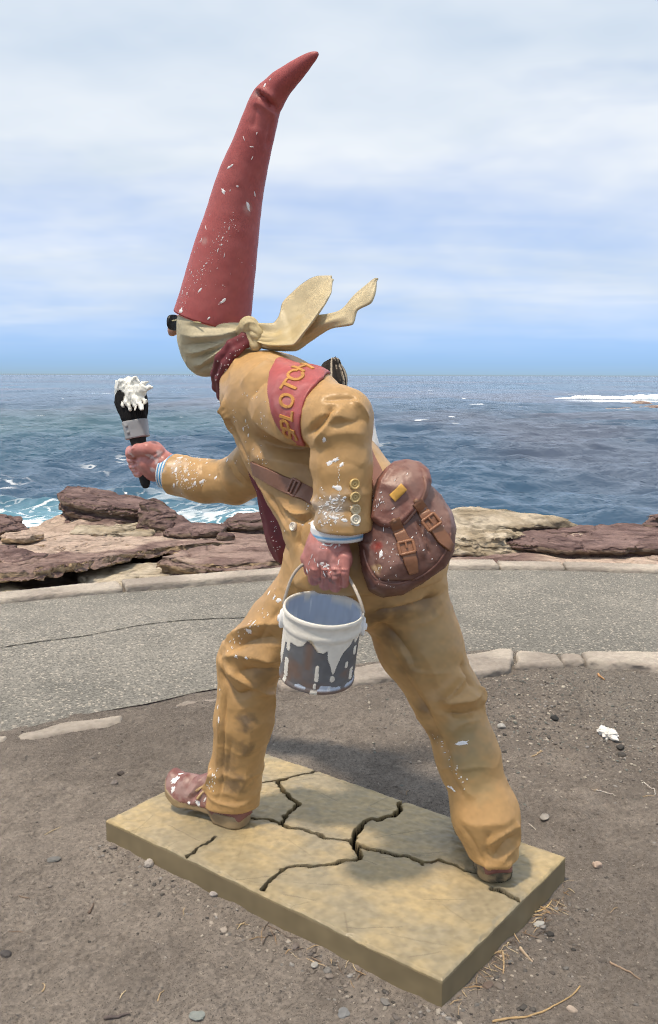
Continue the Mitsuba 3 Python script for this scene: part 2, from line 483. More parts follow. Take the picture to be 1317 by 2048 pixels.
# the asphalt path, a sheet draped between its two edges
n = 240; xs = np.r_[np.linspace(-15.9, -3.2, 40), np.linspace(-3.1, 3.6, 180), np.linspace(3.7, 24.9, 40)]; m = 48
t = np.linspace(0, 1, m)
yy = near_y(xs)[:, None] * (1 - t) + (far_y(xs)[:, None] + .01) * t + 0
raged = .045 * fb(P3(xs, near_y(xs)), 3.1, 4, 41)[:, None] * 2 * (1 - t)
V = np.stack([np.repeat(xs[:, None], m, 1), yy + raged, .014 + .03 * np.sin(np.pi * t)[None] + 0 * yy], -1).reshape(-1, 3)
V[:, 2] += .006 * 2 * fb(V, 1.5, 2, 43)
i, k = np.meshgrid(np.arange(len(xs) - 1), np.arange(m - 1), indexing='ij'); a = (i * m + k).ravel()
path = trimesh.Trimesh(V, np.vstack([np.stack([a, a + m, a + m + 1], 1), np.stack([a, a + m + 1, a + 1], 1)]), process=False)
crk = xy((-60, 1322), (0, 1311), (80, 1300), (150, 1290), (225, 1274), (300, 1262), (380, 1254), (450, 1250), (540, 1247), (640, 1240))


def asphalt_col(p, n, uv):
    d1, d2, rr = voronoi(p.x * 105, p.y * 105)
    e1, e2, r2 = voronoi(p.x * 55 + 9, p.y * 55)
    a = fbm(p.x * .7, p.y * .7, 0, 3); b = fbm(p.x * 5, p.y * 5, 2, 3)
    base = mix((.162, .158, .144), (.222, .213, .192), smoothstep(.3, .7, .65 * a + .35 * b))
    base = base * (.68 + .52 * rr)
    base = mix(base, mi.Color3f(.085, .085, .08), .55 * smoothstep(.62, .80, r2) * smoothstep(.48, .30, e1))
    return mix(base, mi.Color3f(.42, .38, .33), .7 * smoothstep(.80, .9, 1 - r2) * smoothstep(.45, .25, e1))


scene['m_asphalt'] = PR(asphalt_col, .85, lambda p, n, uv: .0045 * fbm(p.x * 95, p.y * 95, p.z * 95, 2), 1.0, 1.5e-3, .15)
add('path', path, 'm_asphalt', smooth=True); tag('path', 'weathered asphalt path curving round the statue', kind='structure')
r = np.random.default_rng(5)
cp = smooth_path(P3(crk[:, 0], crk[:, 1]), 90); cp[:, 1] += .02 * 2 * fb(cp, 5, 3, 9); V, Fc = [], []
for q, p in enumerate(cp):
    tt = (p[1] - near_y(p[0])) / (far_y(p[0]) - near_y(p[0])); z = .014 + .03 * math.sin(math.pi * tt) + .006 * 2 * fb(np.array([[p[0], p[1], 0]]), 1.5, 2, 43)[0]
    w = .003 + .007 * r.random(); V += [(p[0], p[1] - w, z + .004), (p[0], p[1] + w, z + .004)]
    if q: Fc += [(2 * q - 2, 2 * q, 2 * q + 1), (2 * q - 2, 2 * q + 1, 2 * q - 1)]
scene['m_tar'] = flat((.06, .058, .05), .9, .1)
add('path__crack_seam', trimesh.Trimesh(V, Fc, process=False), 'm_tar')


# kerb stones -----------------------------------------------------------
def stone_sdf(poly, zb, zt, rd, amp, sc, seed, strata=0.0):
    poly = np.asarray(poly)
    def f(p):
        q = p + np.stack([fb(p, sc, 5, seed), fb(p, sc, 5, seed + 7), .4 * fb(p, sc, 4, seed + 13)], 1) * 2 * amp
        d2 = poly_sd(q[:, :2], poly)
        if strata:
            s_ = q[:, 2] * 17 + .6 * fb(p, 1.5, 2, seed + 21); s_ = np.floor(s_) + np.clip((s_ - np.floor(s_)) * 5, 0, 1)
            d2 = d2 + strata * (meshkit.noise(np.stack([0 * s_, 0 * s_ + seed * .7, s_ * 1.0], 1), seed) - .5) * 2
        c, h = (zb + zt) / 2, (zt - zb) / 2
        dz = np.abs(q[:, 2] - c) - h
        a, b = d2 + rd, dz + rd
        return np.minimum(np.maximum(a, b), 0) + np.hypot(np.maximum(a, 0), np.maximum(b, 0)) - rd
    return f


def stone(poly, zb, zt, rd=.02, amp=.02, sc=6, seed=1, h=.02, strata=0.0):
    poly = np.asarray(poly); lo = np.r_[poly.min(0), zb] - .10 - amp; hi = np.r_[poly.max(0), zt] + .10 + amp
    return mesh_sdf(stone_sdf(poly, zb, zt, rd, amp, sc, seed, strata), lo, hi, h, 1)


def sand_col(p, n, uv):
    a = fbm(p.x * 3, p.y * 3, p.z * 3, 4); f = fbm(p.x * 55, p.y * 55, p.z * 55, 3)
    c = mix((.25, .222, .195), (.365, .33, .285), smoothstep(.3, .7, a))
    c = mix(c, mi.Color3f(.30, .26, .23), .6 * smoothstep(.55, .75, fbm(p.x * 8, p.y * 8, p.z * 8 + 5, 3)))
    return c * (.75 + .5 * f)


scene['m_sandstone'] = PR(sand_col, .9, lambda p, n, uv: .020 * fbm(p.x * 22, p.y * 22, p.z * 22, 5), 1.0, 2e-3, .1)
r = np.random.default_rng(12)
kx = [-9.5, -8.3, -7.0, -5.9, -4.7, -3.3, -2.42, -1.50, -0.38, .22, .95, 1.42, 1.95, 2.75, 3.6, 4.6, 5.7, 6.9, 8.2]
for a, b in zip(kx[:-1], kx[1:]):
    xs = np.linspace(a + .006, b - .006, 8); y0 = far_y(xs); n_ = np.gradient(far_y(xs), xs); q = np.stack([-n_, np.ones(8)], 1); q /= np.linalg.norm(q, axis=1, keepdims=True)
    w = .25 + r.uniform(-.015, .02); inner = np.stack([xs, y0], 1) + r.normal(0, .008, (8, 2)); outer = inner + q * w
    m = stone(np.vstack([inner, outer[::-1]]), -.34, .055 + r.uniform(-.008, .010), .012, .010, 5, int(a * 100) % 97, .02)
    add(num('path__kerb_stone'), m, 'm_sandstone', smooth=True)
# the nearer, half buried kerb: (left px, right px, front-edge y, back-edge y)
NK = [[(905, 1372), (950, 1362), (1026, 1348), (1030, 1312), (1005, 1309), (935, 1321), (900, 1330)],
      [(1031, 1347), (1090, 1342), (1128, 1340), (1112, 1322), (1075, 1317), (1033, 1313)],
      [(1128, 1337), (1170, 1335), (1160, 1321), (1120, 1321)],
      [(1176, 1337), (1260, 1345), (1340, 1352), (1350, 1322), (1250, 1318), (1166, 1320)],
      [(1350, 1352), (1480, 1368), (1490, 1330), (1358, 1322)],
      [(700, 1372), (780, 1366), (870, 1364), (880, 1336), (790, 1334), (735, 1340), (690, 1348)],
      [(560, 1385), (640, 1380), (695, 1373), (690, 1349), (620, 1358), (555, 1372)],
      [(345, 1418), (400, 1410), (470, 1402), (545, 1388), (535, 1376), (450, 1390), (385, 1400)],
      [(20, 1482), (60, 1480), (150, 1466), (245, 1450), (250, 1437), (140, 1448), (40, 1468)],
      [(-140, 1515), (-60, 1505), (10, 1486), (20, 1474), (-90, 1490)]]
for k, pl in enumerate(NK):
    zt = (.045, .040, .045, .055, .05, .035, .035, .012, .014, .014)[k]
    m = stone(xy(*pl), -.08, zt, .020, .030, 6, 20 + k, .014)
    add(num('path__kerb_stone'), m, 'm_sandstone', smooth=True)

# rocks ------------------------------------------------------------------
def rock_col(p, n, uv):
    a = fbm(p.x * .8 + 3, p.y * .8, p.z * 1.5, 4); b = fbm(p.x * 4, p.y * 4, p.z * 9, 4); f = fbm(p.x * 34, p.y * 34, p.z * 34, 3)
    up = smoothstep(.2, .8, n.z)
    crust = mix((.135, .092, .084), (.240, .176, .155), smoothstep(.3, .7, b))
    pale = mix((.31, .235, .195), (.42, .34, .28), b)
    c = mix(crust, pale, smoothstep(.40, .52, a + .30 * (b - .5)) * up)
    side = mix((.36, .27, .17), (.20, .155, .12), smoothstep(.35, .65, b))
    c = mix(side, c, smoothstep(.15, .55, n.z))
    return c * (.70 + .6 * f)


def rockbump(p, n, uv):
    return .035 * fbm(p.x * 10, p.y * 10, p.z * 24, 4) + .016 * fbm(p.x * 42, p.y * 42, p.z * 60, 3) - .03 * smoothstep(.06, .0, dr.abs(fbm(p.x * 3.1, p.y * 3.1, p.z * 7, 3) - .5))


def pale_col(p, n, uv):
    b = fbm(p.x * 4, p.y * 4, p.z * 7, 4); f = fbm(p.x * 30, p.y * 30, p.z * 30, 3)
    c = mix((.25, .205, .145), (.40, .35, .275), smoothstep(.3, .65, b)); c = mix(c, mi.Color3f(.13, .11, .08), .7 * smoothstep(.58, .72, fbm(p.x * 7 + 3, p.y * 7, p.z * 9, 3)))
    return c * (.70 + .6 * f)


def dark_col(p, n, uv):
    b = fbm(p.x * 5, p.y * 5, p.z * 9, 4); f = fbm(p.x * 34, p.y * 34, p.z * 34, 3)
    c = mix((.100, .066, .064), (.180, .125, .116), smoothstep(.3, .7, b))
    c = mix(mi.Color3f(.17, .13, .10), c, smoothstep(.0, .5, n.z))
    return c * (.70 + .6 * f)


scene['m_rock'] = PR(rock_col, .9, rockbump, 1.0, 4e-3, .12)
scene['m_rock_pale'] = PR(pale_col, .9, rockbump, 1.0, 4e-3, .12)
scene['m_rock_dark'] = PR(dark_col, .85, rockbump, 1.0, 4e-3, .18)


def edge_y(x):   # where the rock platform breaks off to the sea
    p = P3(x, 0 * x)
    return 11.2 + 2.2 * fb(p, .35, 3, 51) * 2 * .5 - .030 * (x - 1) ** 2 * (np.abs(x) < 9) - 2.4 * (np.abs(x) >= 9) + .5 * fb(p, 2.2, 3, 52)


def shelf_z(x, y):
    p = P3(x, y); fy = far_y(np.clip(x, -15.9, 24.9))
    base = np.interp(x, [-30, -3.0, -.6, .2, 1.2, 30], [-.50, -.50, -.38, -.16, -.12, -.12])
    base = base + np.clip((y - fy - .8) / 1.6, 0, 1) * np.interp(x, [-3, -.6, .4], [.22, .14, .0])
    k = meshkit.fbm(p * np.array([.8, 1.5, 1]) + 3, 4, 61) * 6 + .5 * fb(p, 4.0, 3, 62)
    step = (np.floor(k) + np.clip((k - np.floor(k)) * 7, 0, 1)) / 6 - .5
    z = base + .22 * step + .05 * fb(p, 3, 3, 63) + .02 * fb(p, 12, 3, 64) - .028 * np.clip(y - fy - .6, 0, 9)
    fall = np.clip((y - edge_y(x)) / .5, 0, 8); z = z - np.where(fall < 1, fall ** 2 * .35, .35 + (fall - 1) * 1.0)
    return np.where(y < fy + .30, np.minimum(z, -.16), z)


xs = axis([(-30, -6, .3), (-6, -3.6, .08), (-3.6, 4.6, .026), (4.6, 8, .08), (8, 30, .3)])
t = np.r_[np.linspace(0, .55, 150), np.linspace(.56, 1, 60)]
Xg = np.repeat(xs[None], len(t), 0); Yg = (far_y(np.clip(xs, -15.9, 24.9)) + .10)[None] * (1 - t[:, None]) + 15.0 * t[:, None]
V = np.stack([Xg, Yg, shelf_z(Xg.ravel(), Yg.ravel()).reshape(Xg.shape)], -1).reshape(-1, 3); mm = len(xs)
i, k = np.meshgrid(np.arange(len(t) - 1), np.arange(mm - 1), indexing='ij'); a = (i * mm + k).ravel()
shelf = trimesh.Trimesh(V, np.vstack([np.stack([a, a + 1, a + mm + 1], 1), np.stack([a, a + mm + 1, a + mm], 1)]), process=False)
add('rock_shelf', shelf, 'm_rock', smooth=30); tag('rock_shelf', 'weathered reddish sandstone shore shelf', kind='structure')


def XY(*q):  # (px, Y) -> x, y on the ground near that depth
    return np.array([((px - W / 2) / F * (Y * math.cos(PITCH) + 1.65 * math.sin(PITCH)), Y) for px, Y in q])


def rock(name, label, poly, zb, zt, mat, rd=.03, amp=.04, sc=2.4, seed=1, h=.028, strata=.03, tilt=(0, 0), extra=None, group=None):
    rd, sc, strata, h = rd * .4, sc * 1.4, strata * 1.8, h * .85
    key = num(name); poly = np.asarray(poly); c = poly.mean(0)
    f0 = stone_sdf(poly, zb, zt, rd, amp, sc, seed, strata)
    def f(p):
        q = p.copy(); q[:, 2] -= (p[:, 0] - c[0]) * tilt[0] + (p[:, 1] - c[1]) * tilt[1]
        d = f0(q) + .026 * 2 * fb(p * np.array([1, 1, 1.8]), 7, 4, seed + 3) + .022 * np.exp(-(fb(p * np.array([1, 1, 2.6]), 2.6, 3, seed + 9) / .03) ** 2)
        return d if extra is None else extra(p, d)
    span = np.abs(np.ptp(poly, axis=0) @ np.abs(tilt)) / 2 + .12
    m = mesh_sdf(f, np.r_[poly.min(0) - .15, zb - span], np.r_[poly.max(0) + .15, zt + span], h, 1)
    add(key, m, mat, smooth=40); tag(key, label, 'rock', group); return key


def holes(p, d):
    for x, Y, z, a in ((475, 7.75, -.20, .17), (520, 7.85, -.19, .15), (555, 7.98, -.19, .12), (500, 7.70, -.30, .13), (545, 7.8, -.30, .12)):
        c = XY((x, Y))[0]; d = smax(d, -(np.linalg.norm((p - np.r_[c, z]) * np.array([1, .7, 1.4]), axis=1) - a), .05)
    return d


def dome(top, cxy, rx, ry, k=.06, steps=0):
    def g(p, d):
        z = top - .5 * (((p[:, 0] - cxy[0]) / rx) ** 2 + ((p[:, 1] - cxy[1]) / ry) ** 2) + .07 * 2 * fb(p, 4, 3, 77)
        if steps:
            u = z * steps; z = (np.floor(u) + np.clip((u - np.floor(u)) * 3.5 - 1.2, 0, 1)) / steps + .015 * 2 * fb(p, 9, 2, 78)
        return smax(d, (p[:, 2] - z) * .7, k)
    return g


rock('rock_ledge', 'broad flat red rock ledge with a dark undercut below its near lip', XY((-420, 7.2), (-150, 7.05), (0, 7.1), (80, 7.2), (150, 7.55), (230, 8.0), (290, 8.3), (330, 8.6), (420, 8.75), (520, 8.8), (620, 8.9), (660, 10.2), (330, 10.5), (0, 10.3), (-420, 10)),
     -.130, -.045, 'm_rock', .03, .035, 1.8, 3, .026, .025, (.012, -.052))
rock('rock_slab', 'low purple brown rock slab with honeycomb hollows beside the kerb', XY((318, 7.95), (380, 7.70), (440, 7.55), (500, 7.6), (560, 7.70), (640, 7.9), (650, 8.6), (520, 8.7), (400, 8.5)), -.45, -.01, 'm_rock', .04, .035, 2.2, 5, .022, .03, (.01, -.01), holes)
rock('rock_block', 'yellow sandy rock under the ledge lip next to the kerb', XY((150, 7.35), (210, 7.2), (330, 7.28), (450, 7.45), (470, 8.3), (300, 8.5), (150, 8.2)), -.60, -.175, 'm_rock_pale', .10, .06, 3, 8, .028, .04)
rock('rock_block', 'rounded yellow boulder at the left edge behind the kerb', XY((-160, 6.85), (-60, 6.75), (40, 6.85), (70, 7.1), (30, 7.45), (-160, 7.4)), -.60, -.13, 'm_rock_pale', .14, .07, 3, 9, .028, .03)
c = XY((190, 10.5))[0]
rock('rock_mound', 'layered reddish rock mound rising at the sea edge, left of the pointed rock', XY((128, 10.45), (137, 10.15), (190, 10.02), (262, 10.1), (345, 10.35), (320, 10.9), (140, 11.0)), -.40, .16, 'm_rock_dark', .03, .06, 2.4, 12, .022, .035, (-.16, .03))
rock('rock_apron', 'low sloping pinkish rock around the foot of the mound', XY((60, 10.2), (110, 9.75), (215, 9.55), (320, 9.6), (450, 9.8), (480, 10.5), (330, 11.0), (90, 11.0)), -.40, .05, 'm_rock', .03, .05, 2.6, 14, .026, .03, (0, 0), dome(.03, (c[0] + .1, 10.5), 1.25, 1.2, .03))
rock('rock_block', 'sandy yellow hollowed rock at the foot of the mound, left of the pointed rock', XY((150, 9.5), (230, 9.38), (300, 9.45), (310, 10.0), (160, 10.0)), -.40, -.05, 'm_rock_pale', .07, .06, 3.2, 15, .026, .06)
hp_ = [at_y(274, 1062, 9.7), at_y(281, 1006, 9.75), at_y(296, 998, 9.85), at_y(316, 1000, 9.95), at_y(345, 1022, 9.9), at_y(384, 1046, 9.85), at_y(350, 1066, 9.6), at_y(300, 1070, 9.6), at_y(300, 1002, 10.2), at_y(380, 1050, 10.3), at_y(280, 1050, 10.3)]
pk_ = trimesh.convex.convex_hull(np.array(hp_)).subdivide_to_size(.022); v_ = np.array(pk_.vertices)
pk_.vertices = v_ + vnorm(pk_) * (.045 * 2 * fb(v_ * np.array([1, 1, 1.6]), 6, 4, 17) - .03 * np.exp(-(fb(v_, 4, 2, 18) / .03) ** 2))[:, None]
add('pointed_rock', pk_, 'm_rock_dark', smooth=35); tag('pointed_rock', 'dark pointed rock sloping right at the sea edge', 'rock')
rock('rock_slab', 'thin flat grey red slab right of the pointed rock', XY((325, 9.25), (380, 9.1), (440, 9.2), (455, 9.6), (360, 9.8)), -.25, .00, 'm_rock_dark', .02, .03, 3, 21, .022, .03)
rock('rock_slab', 'dark broken slab at the sea edge behind the maroon cloth', XY((455, 9.7), (500, 9.5), (560, 9.6), (580, 10.1), (470, 10.3)), -.3, .055, 'm_rock_dark', .02, .05, 3, 22, .024, .05, (.05, 0))
rock('rock_block', 'small dark loose rock on the ledge below the jacket sleeve', XY((433, 9.0), (450, 8.92), (466, 8.98), (460, 9.15), (438, 9.15)), -.16, .0, 'm_rock_dark', .02, .03, 5, 23, .016, .02)
rock('rock_stack', 'dark broken rock lumps at the left edge near the sea', XY((-120, 9.3), (-30, 9.1), (30, 9.1), (48, 9.3), (30, 9.8), (-120, 10)), -.25, .10, 'm_rock_dark', .05, .09, 3.4, 25, .024, .07, (-.1, 0))
rock('rock_stack', 'small grey lump right of the dark broken rocks', XY((10, 8.85), (50, 8.8), (80, 8.95), (60, 9.2), (20, 9.2)), -.2, .02, 'm_rock', .04, .05, 4, 26, .02, .04)
rock('rock_plate', 'dark thin plates lying on the ledge at the left edge', XY((-140, 7.7), (-20, 7.55), (55, 7.75), (80, 8.0), (30, 8.25), (-140, 8.3)), -.12, .015, 'm_rock_dark', .015, .06, 3, 28, .022, .06, (0, -.01))
rock('rock_plate', 'small curled dark plate near the ledge lip', XY((10, 7.42), (40, 7.38), (62, 7.45), (45, 7.58), (15, 7.56)), -.09, .0, 'm_rock_dark', .012, .03, 5, 29, .016, .03)
c = XY((960, 10.0))[0]
rock('rock_ridge', 'pale yellow weathered rock ridge beyond the satchel', XY((820, 9.3), (930, 9.15), (1010, 9.3), (1085, 9.5), (1160, 9.9), (1170, 10.2), (1000, 10.5), (820, 10.6)), -.40, .24, 'm_rock_pale', .08, .09, 2.6, 31, .026, .07, (-.06, 0), dome(.13, (c[0], 9.9), 2.0, 1.0))
rock('rock_block', 'low pale hollowed rock in front of the pale ridge', XY((800, 8.75), (900, 8.7), (990, 8.8), (1060, 9.1), (1040, 9.5), (900, 9.6), (800, 9.5)), -.35, .02, 'm_rock_pale', .08, .09, 3.2, 33, .026, .06, (-.05, 0))
rock('rock_ledge', 'low brown rock plate at the right beyond the kerb', XY((1010, 8.9), (1120, 8.55), (1250, 8.5), (1420, 8.7), (1480, 9.9), (1200, 10.1), (1060, 9.7)), -.35, -.035, 'm_rock_dark', .03, .05, 2.2, 35, .03, .05, (0, -.01))
rock('rock_stack', 'brown rock step at the right edge near the sea', XY((1290, 9.8), (1330, 9.7), (1480, 9.7), (1500, 10.3), (1310, 10.4)), -.4, .06, 'm_rock_dark', .03, .05, 3, 37, .026, .07)

# the sea -------------------------------------------------------------------
SEA = -3.2


def waves(x, y):
    d = np.hypot(x, y); p = P3(x, y)
    a = np.clip((d - 16) / 14, .25, 1)
    q = P3(x * .55 + y * .10, y)
    z = .50 * (1 - np.abs(2 * fb(q, .085, 2, 71)) * 1.6) * .55 + .42 * (.5 - np.abs(2 * fb(q, .23, 2, 72))) + .34 * np.clip(1.6 - d / 140, 0, 1) * (.5 - np.abs(2 * fb(q, .55, 2, 73))) + .15 * np.clip(1.5 - d / 70, 0, 1) * 2 * fb(q, 1.3, 2, 74)
    fine = np.clip(1.1 - d / 500, .45, 1)
    return z * a * 1.40 * fine


rr = [11.0]
while rr[-1] < 900: rr.append(rr[-1] + max(.10, .0042 * rr[-1]))
while rr[-1] < 30000: rr.append(rr[-1] * 1.06)
rr = np.array(rr)
az = np.radians(np.r_[np.linspace(-100, -24, 50), np.linspace(-23.8, 23.8, 420), np.linspace(24, 100, 50)])
R, A = np.meshgrid(rr, az, indexing='ij'); X, Y = (R * np.sin(A)).ravel(), (R * np.cos(A)).ravel()
zz = waves(X, Y); zz = np.where(R.ravel() > 900, zz * .3, zz)
# the breaker and the turquoise wash: height of real broken water
BW = at_z(1240, 806, SEA)
sea = trimesh.Trimesh(np.stack([X, Y, SEA + zz], 1), None, process=False)
i, k = np.meshgrid(np.arange(len(rr) - 1), np.arange(len(az) - 1), indexing='ij'); a = (i * len(az) + k).ravel(); m = len(az)
sea.faces = np.vstack([np.stack([a, a + m, a + m + 1], 1), np.stack([a, a + m + 1, a + 1], 1)])
sea = fix(sea) if vnorm(sea)[:, 2].mean() > 0 else trimesh.Trimesh(sea.vertices, np.array(sea.faces)[:, ::-1], process=False)


def sea_col(p, n, uv):
    w = fbm(p.x * .05 + 3, p.y * .02, 0, 3); w2 = fbm(p.x * .011, p.y * .011, 4, 3)
    c = mix((.018, .055, .108), (.052, .068, .108), smoothstep(.42, .62, w))
    left = smoothstep(6, -14, p.x + .05 * p.y - 4) * smoothstep(26, 50, p.y) * smoothstep(150, 75, p.y)
    c = mix(c, mi.Color3f(.025, .110, .140), .55 * left * smoothstep(.3, .6, w))
    c = mix(c, mi.Color3f(.030, .088, .155), .8 * smoothstep(.4, .65, w2))
    d = dr.sqrt(dr.square(p.x) + dr.square(p.y))
    lines = dr.abs(fbm(p.x * .55, p.y * .9, 3, 4) - .5); lines2 = dr.abs(fbm(p.x * 1.5 + 8, p.y * 2.2, 7, 3) - .5)
    near = smoothstep(3, -1, p.x) * smoothstep(35, 27, p.y + 2.5 * (fbm(p.x * .3, p.y * .3, 0, 2) - .5) + .22 * dr.abs(p.x + 6))
    c = mix(c, mi.Color3f(.10, .28, .35), .65 * near)
    foam = near * smoothstep(.060, .015, lines) + .7 * near * smoothstep(.05, .01, lines2)
    patch = smoothstep(.60, .68, fbm(p.x * .11 + 2, p.y * .07, 5, 3)) * smoothstep(95, 35, d)
    foam = foam + .55 * patch * smoothstep(.05, .012, lines)
    caps = .7 * smoothstep(.815, .85, fbm(p.x * .22 + 11, p.y * .30, 8, 3)) * smoothstep(60, 100, d) * smoothstep(420, 200, d)
    bx = (p.x - BW[0] - 3) / 13.0; by = (p.y - BW[1]) / (7.0 + 2 * noise(p.x * .2, 3))
    br = smoothstep(1.1, .35, dr.sqrt(dr.square(bx) + dr.square(by)) + .6 * (fbm(p.x * .25, p.y * .12, 1, 3) - .5))
    return mix(c, mi.Color3f(.80, .84, .86), dr.clip(foam + caps + .9 * br, 0, 1))


scene['m_sea'] = PR(sea_col, .21, lambda p, n, uv: (.055 * fbm(p.x * 1.9, p.y * 3.1, 3, 3) + .02 * noise(p.x * 8, p.y * 11, 1)) * smoothstep(220, 40, dr.sqrt(dr.square(p.x) + dr.square(p.y))), 1.0, 1e-2, .5)
add('sea', sea, 'm_sea', smooth=True); tag('sea', 'choppy blue sea reaching to the horizon', kind='structure')


def foam_bank(c, lx, ly, hz, seed, ht=.5):
    def f(p):
        q = p - c; u = np.abs(q[:, 0]) / lx
        top = hz * np.clip(1 - u ** 2, 0, 1) * (.45 + 1.3 * meshkit.fbm(p * np.array([.30, .1, .1]), 3, seed)) + .35 * 2 * fb(p, .9, 3, seed + 1)
        return np.maximum(np.hypot(np.maximum(q[:, 2], 0) / np.maximum(top, .05), q[:, 1] / ly) - 1, u - 1) * .35
    m = mesh_sdf(f, c - np.array([lx + 1, ly + 1, .5]), c + np.array([lx + 1, ly + 1, hz * 2 + 1]), ht, 0, slack=3)
    return m


scene['m_foam'] = PR(lambda p, n, uv: mix((.62, .70, .74), (.86, .88, .89), smoothstep(.3, .7, fbm(p.x * .8, p.y * .8, p.z * 1.6, 3))), .9)
b1 = foam_bank(np.array([BW[0] + 6, BW[1] + 16, SEA]), 17, 2.0, 1.15, 3); b2 = foam_bank(np.array([BW[0] + 10, BW[1] + 4, SEA]), 12, 1.2, .35, 5)
sp = at_z(1257, 796, SEA); spray = foam_bank(np.array([sp[0], BW[1] + 17, SEA]), 1.3, .8, 2.2, 9, .25)
add('sea__breaking_wave', trimesh.util.concatenate([b1, b2, spray]), 'm_foam', smooth=True); tag('sea__breaking_wave', 'white breaking wave over far rocks', kind='stuff')
NPA = np.array
def far_rock(px, y, lx, ly, hz, label, seed):
    c = at_z(px, y, SEA); key = num('reef_rock')
    m = mesh_sdf(lambda p: (np.sqrt(((p[:, 0] - c[0]) / lx) ** 2 + ((p[:, 1] - c[1]) / ly) ** 2 + ((p[:, 2] - SEA + .3) / hz) ** 2) - 1 + 1.1 * fb(p, .7, 3, seed)) * min(lx, hz), c - NPA([lx * 1.5, ly * 1.5, 2]), c + NPA([lx * 1.5, ly * 1.5, hz * 2]), .25, 0, slack=3)
    add(key, m, 'm_rock', smooth=30); tag(key, label, 'rock')
far_rock(1288, 811, 3.2, 1.8, 1.0, 'far brown reef rock standing in the breaking wave', 3)
far_rock(1318, 819, 4.0, 1.8, .9, 'far brown reef rock at the right edge in front of the breaking wave', 5)
far_rock(1245, 820, 4.0, 1.2, .55, 'low dark reef rock in front of the breaking wave', 7)
# ------------------------------------------------------------------ the cracked base slab
SC = np.array([-.005, 2.777])
def slab_uw(px, py):
    q = at_z(px, py, SLAB_Z)[:2] - SC; return np.array([q @ D[:2], q @ L[:2]])


CRACKS = [([(500, 1637), (540, 1641), (562, 1648), (580, 1658), (610, 1660), (640, 1668), (650, 1676), (680, 1680), (702, 1685), (712, 1688)], 6.5, (.5, 1)),
          ([(562, 1650), (570, 1630), (590, 1615), (598, 1608), (585, 1600), (568, 1585), (563, 1572), (553, 1562), (575, 1557), (610, 1548), (637, 1541)], 5, (1.3, .45)),
          ([(524, 1566), (553, 1562)], 3, (.5, 1)),
          ([(702, 1684), (715, 1665), (735, 1645), (745, 1640), (780, 1632), (797, 1620), (800, 1608), (812, 1598)], 6, (1.2, .7)),
          ([(708, 1688), (740, 1695), (790, 1708), (820, 1717), (850, 1728), (868, 1728), (880, 1722), (915, 1732), (955, 1746)], 6.5, (1.2, .35)),
          ([(710, 1688), (722, 1705), (715, 1715), (690, 1722), (640, 1730), (580, 1735), (560, 1742), (545, 1760), (530, 1780)], 5.5, (1.2, .6)),
          ([(375, 1710), (392, 1698), (408, 1690), (428, 1676)], 3, (.7, .7)), ([(985, 1776), (1010, 1785), (1035, 1801)], 6, (1.3, .6))]
hu, hw = 1.338 / 2, .751 / 2
us, ws = np.linspace(-hu, hu, 500), np.linspace(-hw, hw, 280)
U_, W_ = np.meshgrid(us, ws, indexing='ij'); u_, w_ = U_.ravel(), W_.ravel()
p2 = P3(u_, w_); jit = np.stack([fb(p2, 26, 3, 81), fb(p2, 26, 3, 82)], 1) * .034
depth, stainc = np.zeros(len(u_)), np.zeros(len(u_))
for pts, wd, tp in CRACKS:
    q = np.array([slab_uw(*a) for a in pts]); best = np.full(len(u_), 1e9); tt = np.zeros(len(u_))
    for k, (a, b) in enumerate(zip(q[:-1], q[1:])):
        P = np.stack([u_, w_], 1) + jit; ab = b - a; t = np.clip((P - a) @ ab / (ab @ ab), 0, 1); e = np.linalg.norm(P - a - t[:, None] * ab, axis=1)
        tt = np.where(e < best, (k + t) / (len(q) - 1), tt); best = np.minimum(best, e)
    wm = wd * .00175 / 2 * 1.15 * (tp[0] + (tp[1] - tp[0]) * tt) * (.55 + 1.1 * meshkit.noise(p2 * 34, 83))
    kk = np.clip((1.25 - best / np.maximum(wm, .0030)) * 2.2, 0, 1); depth = np.maximum(depth, kk * min(.065, .03 + wd * .006)); stainc = np.maximum(stainc, np.exp(-(best / .010) ** 2) * (wd > 2.5))
top = .0030 * 2 * fb(p2, 6, 3, 84) + .0022 * 2 * fb(p2, 40, 3, 85) + .0012 * 2 * fb(p2 * np.array([1, 5, 1]), 24, 3, 86)
edge = np.minimum(hu - np.abs(u_), hw - np.abs(w_)) - .010 * np.clip(meshkit.fbm(p2 * 17, 3, 87) - .56, 0, 1) * 6; top = top - .006 * np.clip(1 - edge / .008, 0, 1) ** 2 * (.6 + .9 * meshkit.noise(p2 * 14, 88))
zt = SLAB_Z + top - depth
TOP = np.stack([u_, w_, zt], 1).reshape(len(us), len(ws), 3)
nu, nw = len(us), len(ws); i, k = np.meshgrid(np.arange(nu - 1), np.arange(nw - 1), indexing='ij'); a = (i * nw + k).ravel()
Fc = [np.stack([a, a + nw, a + nw + 1], 1), np.stack([a, a + nw + 1, a + 1], 1)]
rim = np.r_[np.arange(nu) * nw, (nu - 1) * nw + np.arange(1, nw), (np.arange(nu - 2, -1, -1)) * nw + nw - 1, np.arange(nw - 2, 0, -1)]
V = TOP.reshape(-1, 3); nv = len(V); rv = V[rim]; rows = [rv + [0, 0, 0]]
for q, z in enumerate((.078, .04, .0, -.06)):
    o = .0035 * 2 * fb(np.c_[rv[:, :2], np.full(len(rv), z)], 9, 3, 89); o2 = rv.copy(); s_ = 1 + o[:, None] * 1.2
    o2[:, :2] *= s_; o2[:, 2] = z; rows.append(o2)
m = len(rim); V = np.vstack([V] + rows); kk = np.arange(m); k2 = (kk + 1) % m
